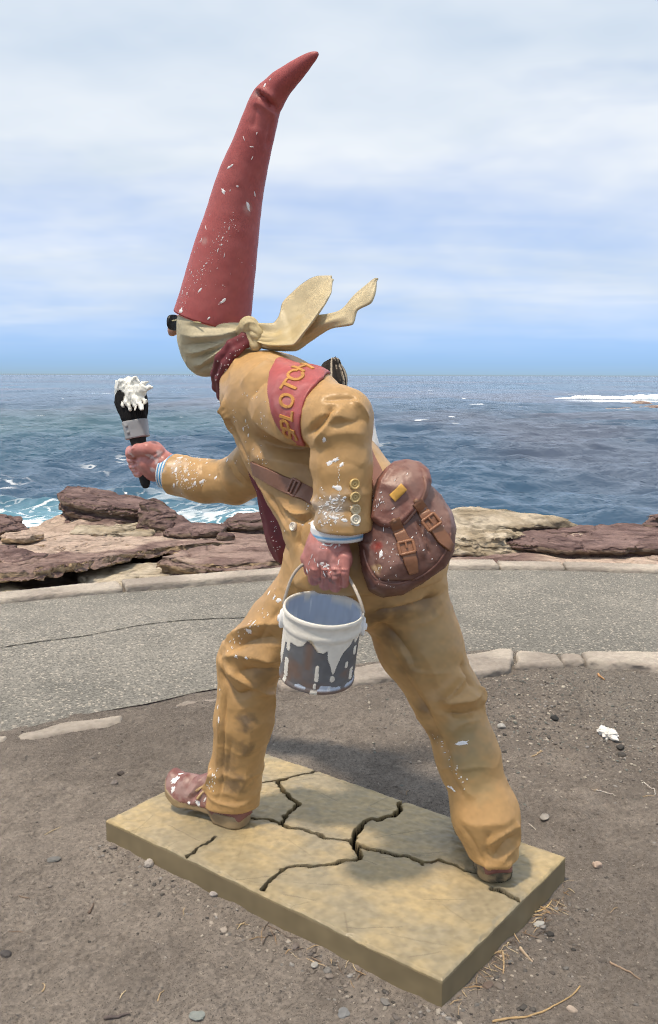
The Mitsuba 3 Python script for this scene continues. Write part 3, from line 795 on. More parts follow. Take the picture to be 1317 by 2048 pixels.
for q in range(4):
    b0, b1 = nv + q * m, nv + (q + 1) * m
    Fc += [np.stack([b0 + kk, b1 + kk, b1 + k2], 1), np.stack([b0 + kk, b1 + k2, b0 + k2], 1)]
ROT = np.array([D, L, Z]); slab_v = V @ ROT + np.r_[SC, 0]
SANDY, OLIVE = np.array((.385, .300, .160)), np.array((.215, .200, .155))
pp = P3(V[:, 0], V[:, 1]); a1 = meshkit.fbm(pp * 3.2, 4, 91); a2 = meshkit.fbm(pp * np.array([9, 16, 1]), 4, 92)
kg = np.clip((a1 * .72 + a2 * .28 - .47) * 4.2, 0, .8); kg = np.maximum(kg, .30 * np.clip((meshkit.fbm(pp * 22, 3, 93) - .55) * 5, 0, 1))
cen = np.exp(-((V[:, 0] + .0) / .42) ** 2 - ((V[:, 1] + .05) / .22) ** 2); kg = np.clip(kg + .28 * cen, 0, .9)
kg = kg * .75; col = SANDY * (1 - kg[:, None]) + OLIVE * kg[:, None]
col = col * (1 + .22 * 2 * fb(pp, 60, 2, 94))[:, None]
rr2 = np.random.default_rng(4); scr = np.zeros(len(V))
for q in range(60):
    c = rr2.uniform([-hu, -hw], [hu, hw]); an = rr2.normal(.5, .5); l_ = rr2.uniform(.02, .10); dv = np.array([math.cos(an), math.sin(an)])
    o = V[:, :2] - c; al = o @ dv; ac = np.abs(o @ np.array([-dv[1], dv[0]]) + .06 * al ** 2)
    scr = np.maximum(scr, (np.abs(al) < l_) * np.clip(1 - ac / .0035, 0, 1) * rr2.uniform(.2, .6))
col = col * (1 - .6 * scr[:, None])
sd = np.r_[stainc, np.zeros(4 * m + m)][:len(V)]; col = col * (1 - .45 * sd[:, None])
for hx, hy in ((430, 1645), (990, 1745)):
    q = slab_uw(hx, hy); dd = np.linalg.norm((V[:, :2] - q) / np.array([.15, .10]), axis=1); k_ = .55 * np.clip(1.3 - dd + .8 * fb(pp, 18, 3, 95), 0, 1)[:, None]; col = col * (1 - k_) + np.array((.17, .16, .12)) * k_
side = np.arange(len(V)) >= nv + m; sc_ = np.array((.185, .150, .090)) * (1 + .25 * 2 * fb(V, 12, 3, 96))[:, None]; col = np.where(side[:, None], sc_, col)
DARKC = np.array((.014, .013, .011)); dk = np.clip(np.r_[depth, np.zeros(len(V) - nv)] / .010, 0, 1)[:, None]; col = col * (1 - dk) + DARKC * dk
slab = fix(trimesh.Trimesh(slab_v, np.vstack(Fc), process=False))
if vnorm(slab)[:nv, 2].mean() < 0: slab.faces = np.array(slab.faces)[:, ::-1]
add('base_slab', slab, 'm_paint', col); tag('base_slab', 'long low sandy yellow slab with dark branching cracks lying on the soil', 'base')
# ------------------------------------------------------------------ the statue
OCHRE, PINK, MAROON, LINEN, RED = (0.425, 0.262, 0.112), (0.42, 0.17, 0.15), (0.13, 0.028, 0.035), (0.46, 0.41, 0.28), (0.33, 0.074, 0.072)
BLUE, CREAM = (0.06, 0.30, 0.58), (0.66, 0.62, 0.52)
S = 'gnome_statue'
tag(S, 'tall painted gnome statue in ochre suit and red pointed hat striding on cracked slab', 'statue')

# jacket -------------------------------------------------------------
torso = [J(482, 738, 0, 48), J(545, 792, 0, 86), J(600, 880, 0, 102), J(655, 962, 0, 108), J(712, 1050, 0, 124), J(742, 1112, 0, 146)]
larm = [J(538, 792, .13, 74), J(612, 812, .23, 72), J(676, 840, .29, 64)]
lfore = [J(678, 842, .29, 60), J(687, 930, .30, 51), J(687, 1062, .30, 54)]
lfore2 = [J(706, 812, .29, 30), J(676, 845, .29, 55)]
rarm = [J(560, 860, -.20, 58), J(505, 940, -.23, 50), J(470, 962, -.22, 46)]
rfore = [J(470, 962, -.22, 46), J(410, 962, -.19, 41), J(345, 948, -.15, 42)]
tc = at_s(600, 880, 0)
hemA, hemB = at_s(575, 1128, 0.0), at_s(890, 1178, 0.0)
hem_n = np.cross(hemB - hemA, L); hem_n /= np.linalg.norm(hem_n); hem_n = -hem_n if hem_n[2] > 0 else hem_n     # points down
wristL, wristR = larm[-1][0], rfore[-1][0]
lcut_p = at_s(687, 1056, .30); lcut_n = np.array([0.0, 0.10, -1]); lcut_n /= np.linalg.norm(lcut_n)
rcut_p = at_s(345, 948, -.15); rcut_n = rfore[2][0] - rfore[1][0]; rcut_n /= np.linalg.norm(rcut_n)


def jacket_sdf(p):
    q = wide(p, tc, 1.28)
    d = chain(q, torso, 0.03)
    d = smin(d, cap(p, *[larm[0][0], rarm[0][0]], larm[0][1] * .95, rarm[0][1] * 1.1), 0.09)
    d = smax(d, (p - hemA) @ hem_n, 0.012)
    f = np.minimum(chain(p, lfore, .02), cap(p, lfore2[0][0], lfore2[1][0], lfore2[0][1], lfore2[1][1]) + 0.002)
    f = smin(chain(p, lfore, .02), f, .03)
    f = smax(f, (p - lcut_p) @ lcut_n, 0.008)
    a = smin(chain(p, larm, .03), f, .035)
    g = smax(smin(chain(p, rarm, .03), chain(p, rfore, .03), .02), (p - rcut_p) @ rcut_n, 0.008)
    d = smin(smin(d, a, .035), g, .03)
    neck = cap(p, at_s(470, 715, 0), at_s(425, 650, 0), .075, .075)
    return smax(d, -neck, .015)


def crumple(m, amp, sc, seed):   # shallow sculpted wrinkles with sharp crests
    v = np.array(m.vertices); w = v + .05 * np.stack([fb(v, 6, 2, seed + 1), fb(v, 6, 2, seed + 2), fb(v, 6, 2, seed + 3)], 1)
    k = 1 - np.abs(2 * fb(w * np.array([1, 1, 1.7]), sc, 2, seed)) * 2.2; g = np.clip(2 * fb(v, 4, 2, seed + 9) + .55, 0, 1)
    m.vertices = v + vnorm(m) * (amp * (np.clip(k, 0, 1) ** 2.2 - .25) * g)[:, None]; return m


lo, hi = bounds(torso + larm + lfore + rarm + rfore, 0.07)
jacket = mesh_sdf(jacket_sdf, lo, hi, 0.0052)
folds(jacket, [
    # shoulder, back and chest
    ([(492, 690), (475, 720), (462, 760)], 9, .006), ([(555, 715), (520, 735), (480, 775)], 14, .006), ([(560, 740), (520, 765), (500, 800)], 12, -.008),
    ([(548, 690), (610, 722), (640, 742)], 6, -.004), ([(530, 745), (545, 830), (580, 870)], 8, -.007),
    ([(495, 815), (540, 855), (610, 885)], 22, .010), ([(505, 868), (570, 895), (628, 897)], 9, -.009), ([(500, 900), (560, 925), (640, 935)], 24, .012),
    ([(462, 842), (478, 880), (497, 922)], 4, -.008), ([(450, 790), (456, 830), (468, 870)], 8, .009), ([(452, 812), (463, 842)], 7, .010),
    ([(505, 930), (532, 985), (560, 1030), (586, 1075)], 7, .006),
    ([(540, 985), (552, 1010), (575, 1050)], 5, -.006), ([(560, 1000), (600, 1030), (634, 1012)], 4, .008), ([(566, 1012), (602, 1042), (634, 1020)], 4, -.008),
    ([(600, 985), (640, 1010)], 8, .006), ([(590, 1080), (610, 1095), (632, 1100)], 8, -.004), ([(625, 1012), (600, 1060), (596, 1100)], 5, -.005),
    # left sleeve
    ([(612, 868), (640, 850), (668, 805)], 7, -.012), ([(628, 890), (655, 850), (690, 812)], 8, .010), ([(640, 800), (680, 795), (720, 800)], 6, -.006),
    ([(640, 880), (690, 865), (735, 870)], 14, .005), ([(650, 850), (700, 845), (736, 838)], 7, -.006), ([(700, 800), (722, 812), (735, 850)], 7, .007),
    ([(638, 930), (680, 925), (736, 945)], 14, -.003), ([(640, 1000), (690, 990), (738, 1010)], 12, .003), ([(636, 1020), (680, 1024), (730, 1018)], 6, -.003),
    # right sleeve
    ([(455, 925), (462, 950), (492, 975)], 7, -.010), ([(470, 905), (482, 940), (510, 965)], 9, .008), ([(440, 930), (448, 965), (470, 995)], 7, .006),
    ([(400, 925), (405, 960), (400, 995)], 9, -.003), ([(370, 918), (368, 955), (372, 995)], 10, .003),
])
crumple(jacket, .0045, 7, 2); grainy(jacket, .0012, 24, 3, 2)
jv = np.array(jacket.vertices); sj = Snap(jacket)
jc = tone(jv, OCHRE, .10, 7, 1)
jc = stain(jc, jv, [(sj(520, 905)[0], .10, .35), (sj(600, 920)[0], .10, .30), (sj(660, 1020)[0], .06, .35), (sj(555, 985)[0], .05, .4)], (.30, .20, .11))
jc = stain(jc, jv, [(sj(650, 1032)[0], .045, .40), (sj(668, 1008)[0], .03, .30), (sj(352, 930)[0], .035, .35), (sj(360, 985)[0], .03, .2)], (.60, .58, .55), 1.6, 8)
jc = stain(jc, jv, [(sj(560, 690)[0], .03, .35)], (.55, .40, .12))
add(S + '__jacket', jacket, 'm_paint', jc)

# armband with raised letters ------------------------------------------
AX0, AX1 = at_s(520, 778, .20), at_s(676, 836, .29)
ax = (AX1 - AX0) / np.linalg.norm(AX1 - AX0)
e1 = L - (L @ ax) * ax; e1 = -(CAM - AX0) * 0 + e1; e1 /= np.linalg.norm(e1); e2 = np.cross(ax, e1)
e2 = -e2 if e2[2] < 0 else e2


def arm_r(t, th):
    """distance from the arm's axis to its skin at axial position t (0..1) and angle th (0 = outwards, + = up)"""
    o = AX0 + np.outer(t, AX1 - AX0); u = np.outer(np.cos(th), e1) + np.outer(np.sin(th), e2)
    a, b = np.full(len(o), .02), np.full(len(o), .2)
    arm = lambda p: smin(chain(p, larm, .03), jacket_sdf(p) + .012, .03)
    for _ in range(22):
        m = (a + b) / 2; ins = arm(o + u * m[:, None]) < 0
        a, b = np.where(ins, m, a), np.where(ins, b, m)
    return o, u, (a + b) / 2


def axial(px, py, th):
    """axial position whose skin point at angle th projects to column px"""
    ts = np.linspace(-.3, 1.1, 57); o, u, r = arm_r(ts, np.full(57, th))
    x = project(o + u * r[:, None])[0]; return float(np.interp(px, x, ts))


th_g = np.radians([-75, -55, -30, 0, 30, 60, 90, 130])
edge_l = [axial(x, 0, t) for x, t in zip((585, 573, 553, 542, 537, 540, 548, 560), th_g)]
edge_r = [axial(x, 0, t) for x, t in zip((612, 608, 603, 605, 614, 632, 648, 660), th_g)]
nt, na = 60, 26
tha = np.linspace(th_g[0], th_g[-1], nt)
el, er = np.interp(tha, th_g, edge_l), np.interp(tha, th_g, edge_r)
rings = []
for w_, lift in [(0, -.004), (0, .004)] + [(w, .007 if .03 < w < .97 else .006) for w in np.linspace(0.012, .988, na)] + [(1, .004), (1, -.004)]:
    o, u, r = arm_r(el + (er - el) * w_, tha); rings.append(o + u * (r + lift)[:, None])
band = fix(loft(np.stack(rings, 1)))
band.vertices = band.vertices + vnorm(band) * (0.0015 * 2 * fb(band.vertices, 40, 2, 4))[:, None]
bv = np.array(band.vertices); sb = Snap(band)
bcol = stain(tone(bv, (.36, .085, .085), .25, 14, 5), bv, [(sb(565, 800)[0], .03, .6), (sb(555, 770)[0], .025, .5), (sb(598, 775)[0], .02, .4)], (.47, .20, .20), 1.5)
add(S + '__armband', band, 'm_paint', bcol)
spans = list(zip('SPLOTCH', (-46, -29, -9, 13, 36, 58, 80), (858, 848, 824, 794, 769, 750, 740)))
for ch, deg, _ in spans:
    tm = meshkit.text_mesh(ch, 0.055, 0.0042, bold=True)
    tm = tm.subdivide_to_size(0.006)
    q = np.array(tm.vertices); q[:, 0] -= (q[:, 0].min() + q[:, 0].max()) / 2
    th = math.radians(deg) + q[:, 0] / 0.125 + 0.03 * (rng.random() - .5)
    lc, rc = np.interp(math.radians(deg), th_g, edge_l), np.interp(math.radians(deg), th_g, edge_r)
    base = rc - (rc - lc) * 0.24 + .01 * (rng.random() - .5)
    t = base - q[:, 1] / np.linalg.norm(AX1 - AX0)
    o, u, r = arm_r(t, th)
    lm = trimesh.Trimesh(o + u * (r + .006 + q[:, 2])[:, None], tm.faces, process=False)
    add(num(S + '__armband__letter'), fix(lm), 'm_paint', tone(lm.vertices, (.50, .24, .06), .2, 30), smooth=35)

# trousers -------------------------------------------------------------
lleg = [J(650, 1175, .07, 92), J(562, 1258, .10, 68), J(500, 1322, .10, 61)]
lshin = [J(499, 1325, .10, 60), J(488, 1440, .10, 57), J(472, 1545, .10, 50), J(462, 1640, .105, 56)]
rleg = [J(800, 1170, -.07, 92), J(838, 1285, -.10, 80), J(896, 1398, -.12, 63), J(934, 1505, -.12, 57), J(972, 1630, -.125, 61), J(1002, 1765, -.125, 41)]
pel = [J(700, 1110, 0, 118), J(745, 1125, 0, 132)]
lh = at_s(462, 1612, .105); lhn = np.array([.03, -.17, -1.0]); lhn /= np.linalg.norm(lhn)
rh = at_s(998, 1716, -.125); rhn = rleg[-1][0] - rleg[-2][0]; rhn /= np.linalg.norm(rhn)
rhn = rhn * .35 + np.array([0, 0, -.65]); rhn /= np.linalg.norm(rhn)


def trouser_sdf(p):
    d = chain(wide(p, pel[0][0], 1.25), pel, .03)
    a = smin(chain(p, lleg, .03), chain(p, lshin, .03), .035)
    a = smax(a, (p - lh) @ lhn, .01)
    b = smax(chain(p, rleg, .05), (p - rh) @ rhn, .01)
    return smin(smin(d, a, .04), b, .04)


lo, hi = bounds(lleg + lshin + rleg + pel, 0.06)
trousers = mesh_sdf(trouser_sdf, lo, hi, 0.0052)
folds(trousers, [
    # front leg: the big drapes over and behind the knee
    ([(446, 1298), (500, 1255), (568, 1246)], 12, .013), ([(458, 1312), (505, 1282), (566, 1278)], 15, -.013), ([(440, 1318), (500, 1308), (566, 1322)], 12, .016),
    ([(470, 1345), (520, 1345), (562, 1342)], 9, -.014), ([(438, 1335), (458, 1375), (478, 1392), (520, 1368)], 8, -.012), ([(445, 1330), (490, 1360), (548, 1390)], 9, .013),
    ([(440, 1300), (444, 1330), (455, 1352)], 6, -.007), ([(500, 1395), (540, 1385), (548, 1440)], 9, .006), ([(560, 1215), (530, 1260), (500, 1290)], 5, -.004),
    ([(455, 1370), (446, 1480), (442, 1580), (430, 1612)], 3.5, -.006), ([(446, 1375), (437, 1480), (433, 1580)], 6, .004),
    ([(480, 1430), (500, 1470), (478, 1520)], 11, .006), ([(465, 1470), (455, 1540), (452, 1590)], 9, -.006), ([(500, 1500), (488, 1560), (470, 1600)], 12, .004),
    ([(412, 1560), (425, 1600), (470, 1612), (510, 1590)], 6, .004), ([(430, 1540), (415, 1575), (412, 1595)], 8, .008),
    ([(600, 1150), (575, 1190), (570, 1230)], 8, .006), ([(640, 1180), (600, 1215), (570, 1250)], 10, -.005), ([(575, 1140), (620, 1160), (700, 1185)], 10, .004),
    # rear leg
    ([(745, 1228), (790, 1222), (850, 1205), (885, 1188)], 9, -.016), ([(742, 1245), (790, 1272), (830, 1330)], 9, -.010), ([(760, 1215), (800, 1205), (860, 1192)], 9, .006),
    ([(770, 1275), (815, 1360), (870, 1450), (890, 1530)], 8, -.007), ([(790, 1265), (840, 1370), (895, 1455)], 15, .006), ([(830, 1290), (860, 1330), (880, 1380)], 18, .005),
    ([(930, 1345), (905, 1385), (875, 1402)], 8, .014), ([(962, 1385), (935, 1402), (880, 1405)], 8, .016), ([(963, 1418), (930, 1430), (890, 1425)], 8, -.013),
    ([(955, 1372), (964, 1395), (960, 1410)], 8, .010), ([(925, 1320), (935, 1355), (950, 1375)], 6, -.009), ([(965, 1440), (925, 1445), (900, 1480)], 9, .006),
    ([(890, 1470), (900, 1540), (935, 1600)], 9, -.007), ([(905, 1500), (925, 1570), (960, 1600)], 14, .005),
    ([(915, 1630), (950, 1650), (1030, 1640)], 14, .005), ([(1034, 1655), (1000, 1672), (968, 1700)], 6, .006), ([(1034, 1672), (1008, 1692), (985, 1722)], 7, -.008), ([(1036, 1690), (1015, 1712), (1000, 1732)], 5, .004), ([(925, 1650), (950, 1690), (970, 1735)], 5, -.004),
    ([(985, 1660), (975, 1690), (985, 1725)], 6, -.005), ([(962, 1725), (995, 1738), (1030, 1722)], 6, .005), ([(1030, 1640), (1037, 1665), (1030, 1700)], 7, .006),
])
crumple(trousers, .0050, 7, 5); grainy(trousers, .0012, 24, 3, 3)
tv = np.array(trousers.vertices); st = Snap(trousers)
tcol = tone(tv, OCHRE, .12, 7, 11)
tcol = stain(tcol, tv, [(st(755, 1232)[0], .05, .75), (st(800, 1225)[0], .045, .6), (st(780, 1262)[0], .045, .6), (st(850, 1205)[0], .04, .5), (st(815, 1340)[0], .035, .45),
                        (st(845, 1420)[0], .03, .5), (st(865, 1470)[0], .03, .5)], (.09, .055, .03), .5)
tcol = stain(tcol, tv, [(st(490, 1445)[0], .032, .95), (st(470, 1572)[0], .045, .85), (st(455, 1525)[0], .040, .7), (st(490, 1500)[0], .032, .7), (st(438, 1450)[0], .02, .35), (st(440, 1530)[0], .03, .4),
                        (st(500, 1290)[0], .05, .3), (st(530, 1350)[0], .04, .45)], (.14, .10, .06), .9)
tcol = stain(tcol, tv, [(st(925, 1470)[0], .06, .55), (st(945, 1530)[0], .07, .65), (st(960, 1570)[0], .05, .5), (st(850, 1290)[0], .10, .35)], (.20, .18, .10), .6)
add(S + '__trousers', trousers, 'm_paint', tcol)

# head, bandana and its knot and tails -----------------------------------
hd = [J(428, 662, 0, 69), J(415, 700, 0, 50), J(408, 722, 0, 26)]
hd2 = [J(428, 662, 0, 69), J(458, 700, 0, 45), J(478, 735, 0, 44)]
face = mesh_sdf(lambda p: smin(smin(cap(p, *(x for x in (at_s(424, 610, 0), at_s(424, 670, 0))), .098, .098), cap(p, at_s(352, 636, 0), at_s(345, 660, 0), .013, .021), .02),
                               cap(p, at_s(470, 720, 0), at_s(440, 680, 0), .06, .07), .02), at_s(424, 650, 0) - .17, at_s(424, 650, 0) + .17, .008)
add(S + '__face', grainy(face, .001, 30), 'm_paint', tone(face.vertices, (.40, .22, .16)))
bd_top = at_s(420, 641, 0); bd_n = np.cross(at_s(500, 652, 0) - at_s(356, 630, 0), L); bd_n /= np.linalg.norm(bd_n); bd_n = bd_n if bd_n[2] > 0 else -bd_n
bandana = mesh_sdf(lambda p: smax(smin(chain(p, hd, .03), chain(p, hd2, .02), .05), (p - bd_top) @ bd_n - .012, .01), at_s(424, 690, 0) - .22, at_s(424, 690, 0) + .22, .0055)
K = (487, 660)
folds(bandana, [([K, (430, 672), (362, 668)], 6, .010), ([K, (430, 686), (366, 690)], 5, -.009), ([K, (428, 692), (372, 706)], 5, .012), ([K, (430, 702), (378, 720)], 5, -.010),
                ([K, (436, 706), (384, 732)], 5, .013), ([K, (440, 715), (394, 742)], 4, -.010), ([K, (445, 712), (404, 742)], 5, .006), ([K, (440, 655), (362, 650)], 5, -.004),
                ([K, (452, 712), (424, 744)], 5, -.005), ([K, (445, 662), (400, 664)], 4, .004), ([(372, 712), (384, 735), (400, 742)], 7, .006)])
bcol = tone(bandana.vertices, LINEN, .10, 12, 4)
add(S + '__bandana', bandana, 'm_cloth', bcol)
kn = [J(484, 662, .02, 13), J(498, 652, .05, 17), J(512, 668, .05, 16)]
knot = mesh_sdf(lambda p: np.minimum(chain(p, kn, .02), cap(p, J(498, 648, .055, 9)[0], J(512, 690, .05, 9)[0], .024, .020)), *[f(at_s(500, 665, .04)) for f in (lambda c: c - .09, lambda c: c + .09)], .004)
folds(knot, [([(486, 655), (500, 645), (515, 655)], 3, .004), ([(486, 668), (500, 662), (518, 675)], 3, -.004), ([(498, 640), (496, 665), (510, 690)], 3, -.004)])
add(S + '__bandana__knot', knot, 'm_cloth', tone(knot.vertices, (.44, .37, .22), .15, 20))
def PS(*a): return np.array([at_s(*q) for q in a])
tail1 = sheet(PS((500, 642, .04), (545, 648, .02), (561, 632, .0), (566, 608, -.02), (583, 588, -.04), (608, 566, -.05), (640, 552, -.06), (664, 554, -.07)),
              PS((502, 676, .05), (545, 692, .07), (585, 690, .08), (612, 662, .08), (634, 632, .06), (652, 604, .03), (664, 580, -.02), (665, 557, -.06)), .014, -.10, 70, 26, .004, 3)
tail2 = sheet(PS((506, 668, .05), (555, 676, .05), (596, 656, .03), (632, 631, .02), (672, 625, .0), (694, 612, -.01), (712, 590, -.02), (735, 570, -.03), (753, 556, -.04)),
              PS((508, 690, .03), (555, 699, .01), (590, 700, .0), (626, 680, .0), (664, 657, .02), (706, 648, .03), (713, 622, .02), (744, 603, .0), (754, 560, -.04)), .014, .10, 70, 26, .004, 6)
for t_ in (tail1, tail2):
    grainy(t_, .002, 18)
    add(num(S + '__bandana__tail'), t_, 'm_smooth', stain(tone(t_.vertices, (.48, .41, .26), .12, 12, 9), np.array(t_.vertices), [(at_s(585, 660, .05), .05, .45), (at_s(555, 690, .05), .06, .5), (at_s(640, 570, 0), .03, .3)], (.42, .31, .12), 1.0))

# hat ---------------------------------------------------------------------
HP = [(424, 638, 77), (428, 622, 75.5), (438, 570, 70.5), (452, 500, 63.5), (467, 430, 55), (483, 360, 48), (502, 300, 41), (519, 245, 36), (526, 222, 33.5), (532, 207, 32), (541, 193, 31), (551, 180, 28), (563, 166, 25.5), (575, 155, 23), (590, 142, 20), (604, 130, 17), (617, 119, 13.5), (628, 111, 9.5), (636, 106, 4)]
hp = smooth_path([np.r_[J(x, y, 0, r)[0], J(x, y, 0, r)[1]] for x, y, r in HP], 150)
hc, hr = hp[:, :3], hp[:, 3]
tg = np.gradient(hc, axis=0); tg /= np.linalg.norm(tg, axis=1, keepdims=True)
tg[0:6] = tg[6]
ang = np.arange(96) * 2 * np.pi / 96
rings = []
for c, r, t in zip(hc, hr, tg):
    v_ = np.cross(t, L); v_ /= np.linalg.norm(v_); w_ = np.cross(v_, t)
    rings.append(c + r * (np.cos(ang)[:, None] * v_ + np.sin(ang)[:, None] * w_))
hat = fix(loft(np.array(rings)))
hat = trimesh.Trimesh(*trimesh.remesh.subdivide(hat.vertices, hat.faces), process=False) if False else hat
folds(hat, [([(510, 182), (530, 195), (545, 212), (556, 214)], 4, -.013), ([(509, 178), (528, 184), (552, 198)], 6, .008), ([(505, 203), (530, 215), (553, 235)], 6, .004), 
            ([(515, 205), (505, 260)], 10, -.004), ([(545, 235), (532, 300)], 8, -.003), ([(450, 300), (470, 330), (480, 380)], 20, .002)])
grainy(hat, .0022, 9, 3, 5); grainy(hat, .0007, 40, 2, 6)
hv = np.array(hat.vertices); sh = Snap(hat)
hcol = stain(tone(hv, RED, .10, 5, 7), hv, [(sh(470, 400)[0], .12, .25), (sh(405, 560)[0], .10, .25), (sh(450, 480)[0], .09, .2), (sh(530, 225)[0], .05, .3)], (.44, .15, .14), 1.0)
hcol = stain(hcol, hv, [(sh(497, 413)[0], .018, .55), (sh(408, 482)[0], .012, .5), (sh(512, 186)[0], .012, .5)], (.45, .30, .28), 1.0)
add(S + '__hat', hat, 'm_smooth', hcol)

# sunglasses (worn, dark) --------------------------------------------------
G = S + '__sunglasses'
lens_n = D * .97 + L * .25; lens_n /= np.linalg.norm(lens_n); lu = np.cross(Z, lens_n); lu /= np.linalg.norm(lu)
for sgn, (px, py, s) in ((1, (347, 645, .05)), (-1, (349, 645, -.05))):
    c = at_s(px, py, s); a = np.arange(28) * 2 * np.pi / 28
    ov = np.outer(np.cos(a) * .036, lu) + np.outer(np.sin(a) * (.031 + .004 * np.cos(a * 2)), Z)
    ring = np.array([c + ov * k + lens_n * o for k, o in ((.80, .004), (.97, .004), (1, .001), (1, -.003), (.97, -.005), (.80, -.005))])
    add(num(G + '__lens'), fix(loft(ring)), 'm_black', smooth=50)
scene['m_brass'] = flat((.45, .40, .22), .4)
br = tube(PS((345, 641, .085), (356, 640, .105), (380, 643, .118), (402, 645, .122)), .0022, 8)
add(num(G + '__temple'), br, 'm_brass', smooth=True)
add(num(G + '__temple'), tube(PS((347, 641, -.085), (356, 640, -.105), (380, 643, -.118), (402, 645, -.122)), .0022, 8), 'm_brass', smooth=True)
add(G + '__bridge', tube([at_s(345, 641, .016), at_s(343, 639, 0), at_s(347, 641, -.016)], .0025, 8), 'm_brass', smooth=True)

# neckerchief ---------------------------------------------------------------
nk = lambda pts: [J(*q) for q in pts]
n1 = nk([(492, 672, .06, 10), (462, 690, .115, 10), (441, 718, .12, 11), (433, 748, .09, 11), (436, 772, .02, 12), (438, 765, -.06, 11), (455, 720, -.11, 10), (490, 675, -.06, 10), (498, 668, 0, 10), (492, 672, .06, 10)])
n2 = nk([(496, 684, .06, 9), (470, 703, .115, 9), (452, 730, .125, 10), (441, 758, .10, 10), (444, 790, .02, 10), (448, 780, -.06, 10), (462, 735, -.11, 9), (494, 688, -.06, 9), (500, 680, 0, 9), (496, 684, .06, 9)])
kerch = mesh_sdf(lambda p: smin(chain(p, n1, .01), chain(p, n2, .01), .008), *bounds(n1 + n2, .02), .005)
grainy(kerch, .003, 30, 2)
add(S + '__neckerchief', kerch, 'm_cloth', tone(kerch.vertices, MAROON, .3, 25))
lining = sheet(PS((497, 905, .06), (506, 945, .06), (520, 985, .05), (528, 1030, .04), (536, 1075, .03), (552, 1112, .02), (566, 1122, .02)),
               PS((512, 912, .10), (530, 955, .10), (548, 1005, .10), (566, 1050, .10), (584, 1085, .10), (590, 1105, .08), (574, 1124, .03)), .018, .12, 60, 20, .006, 5)
grainy(lining, .003, 22, 2)
add(S + '__neckerchief__end', lining, 'm_cloth', tone(lining.vertices, MAROON, .35, 18))

# hands, cuffs -----------------------------------------------------------------
cuffs = []
for A, n_, r0, ln, key in ((at_s(676, 1046, .30), np.array([0, .05, -1.0]), .074, .040, 'l'), (at_s(352, 946, -.153), rcut_n, .068, .050, 'r')):
    n_ = n_ / np.linalg.norm(n_); M = frame(n_, L); a = np.arange(64) * 2 * np.pi / 64
    prof = [(0, 1.0), (.3, 1.0), (.45, 1.005), (.55, 1.0), (.7, 1.004), (.85, 1.0), (1.0, .985), (1.0, .86), (.8, .85)] if key == 'l' else [(x, 1.0 + .004 * (k % 2)) for k, x in enumerate(np.linspace(0, 1.0, 27))] + [(1.0, .85), (.8, .85)]
    rg = np.array([A + n_ * ln * x + r0 * k * (np.cos(a)[:, None] * M[0] + np.sin(a)[:, None] * M[1] * .96) for x, k in prof])
    cm = fix(loft(rg))
    t = ((np.array(cm.vertices) - A) @ n_) / ln
    if key == 'l':
        blue = ((t > .62) & (t < .76))
    else:
        blue = (np.floor(t * 26.0 + .5) % 6 >= 3) & (t < .97)
    cc = np.where(blue[:, None], BLUE, (.70, .71, .72))
    add(num(S + '__cuff'), cm, 'm_paint', cc)


def hand_mesh(fn, c, r, h=.0030):
    m = mesh_sdf(fn, c - r, c + r, h); return m


# left fist: back of the hand outwards, fingers closed round the bucket's wire
wl = J(662, 1055, .305, 36)
pal = [wl, J(656, 1092, .315, 40), J(652, 1128, .32, 38)]
fing = []
for k, (x, y, r) in enumerate(((628, 1136, 13.5), (650, 1146, 14), (670, 1150, 13.5), (687, 1143, 11.5))):
    fing.append([J(x + 3, y - 28, .335, r + 2), J(x, y + 2, .345, r + .5), J(x + 1, y + 22, .318, r - 1), J(x + 2, y + 12, .283, r - 2), J(x + 2, y - 8, .280, r - 3)])
thumb = [J(634, 1092, .31, 19), J(617, 1118, .305, 15), J(622, 1140, .285, 13), J(640, 1152, .272, 11)]


def lhand_sdf(p):
    d = chain(p, pal, .02)
    d = smin(d, cap(p, J(630, 1115, .32, 20)[0], J(684, 1122, .315, 17)[0], .032, .028), .03)
    for f_ in fing:
        d = smin(d, chain(p, f_, .003), .005)
    return smin(d, chain(p, thumb, .006), .007)


lhand = hand_mesh(lhand_sdf, at_s(655, 1110, .31), .15)
grainy(lhand, .0012, 45, 3)
lhv = np.array(lhand.vertices); slh = Snap(lhand)
folds(lhand, [([(x, 1132), (x + 1, 1150), (x + 1, 1172)], 2.2, -.0045) for x in (639, 660, 679)] + [([(x, 1136), (x, 1142)], 5, .003) for x in (628, 650, 670, 687)] + [([(x - 7, 1153), (x + 7, 1154)], 1.6, -.002) for x in (630, 651, 671)] + [([(x, 1095), (x - 3, 1128)], 4, .0018) for x in (640, 655, 671)])
lhv = np.array(lhand.vertices)
lcol = stain(tone(lhv, PINK, .2, 18, 3), lhv, [(slh(640, 1100)[0], .03, .35), (slh(660, 1120)[0], .03, .3)], (.50, .30, .30), 1.5, 14)
lcol = stain(lcol, lhv, [(slh(x, y)[0], .012, .6) for x, y in ((640, 1160), (662, 1165), (682, 1162), (650, 1152), (673, 1155))], (.16, .12, .12), 1.5, 4)
add(num(S + '__hand'), lhand, 'm_paint', lcol)

rq = np.random.default_rng(9); add(num(S + '__hand') and S + '__hand__paint_splash', splat_mesh(slh, [(rq.normal(650, 15), rq.normal(1112, 20), rq.uniform(1.2, 3.6), rq.uniform(1.5, 6), rq.normal(50, 40)) for _ in range(46)], seed=8), 'm_white', smooth=True); COUNT[S + '__hand'] -= 1; tag(S + '__hand__paint_splash', 'streaks of dried white paint on the back of the hand', kind='stuff')
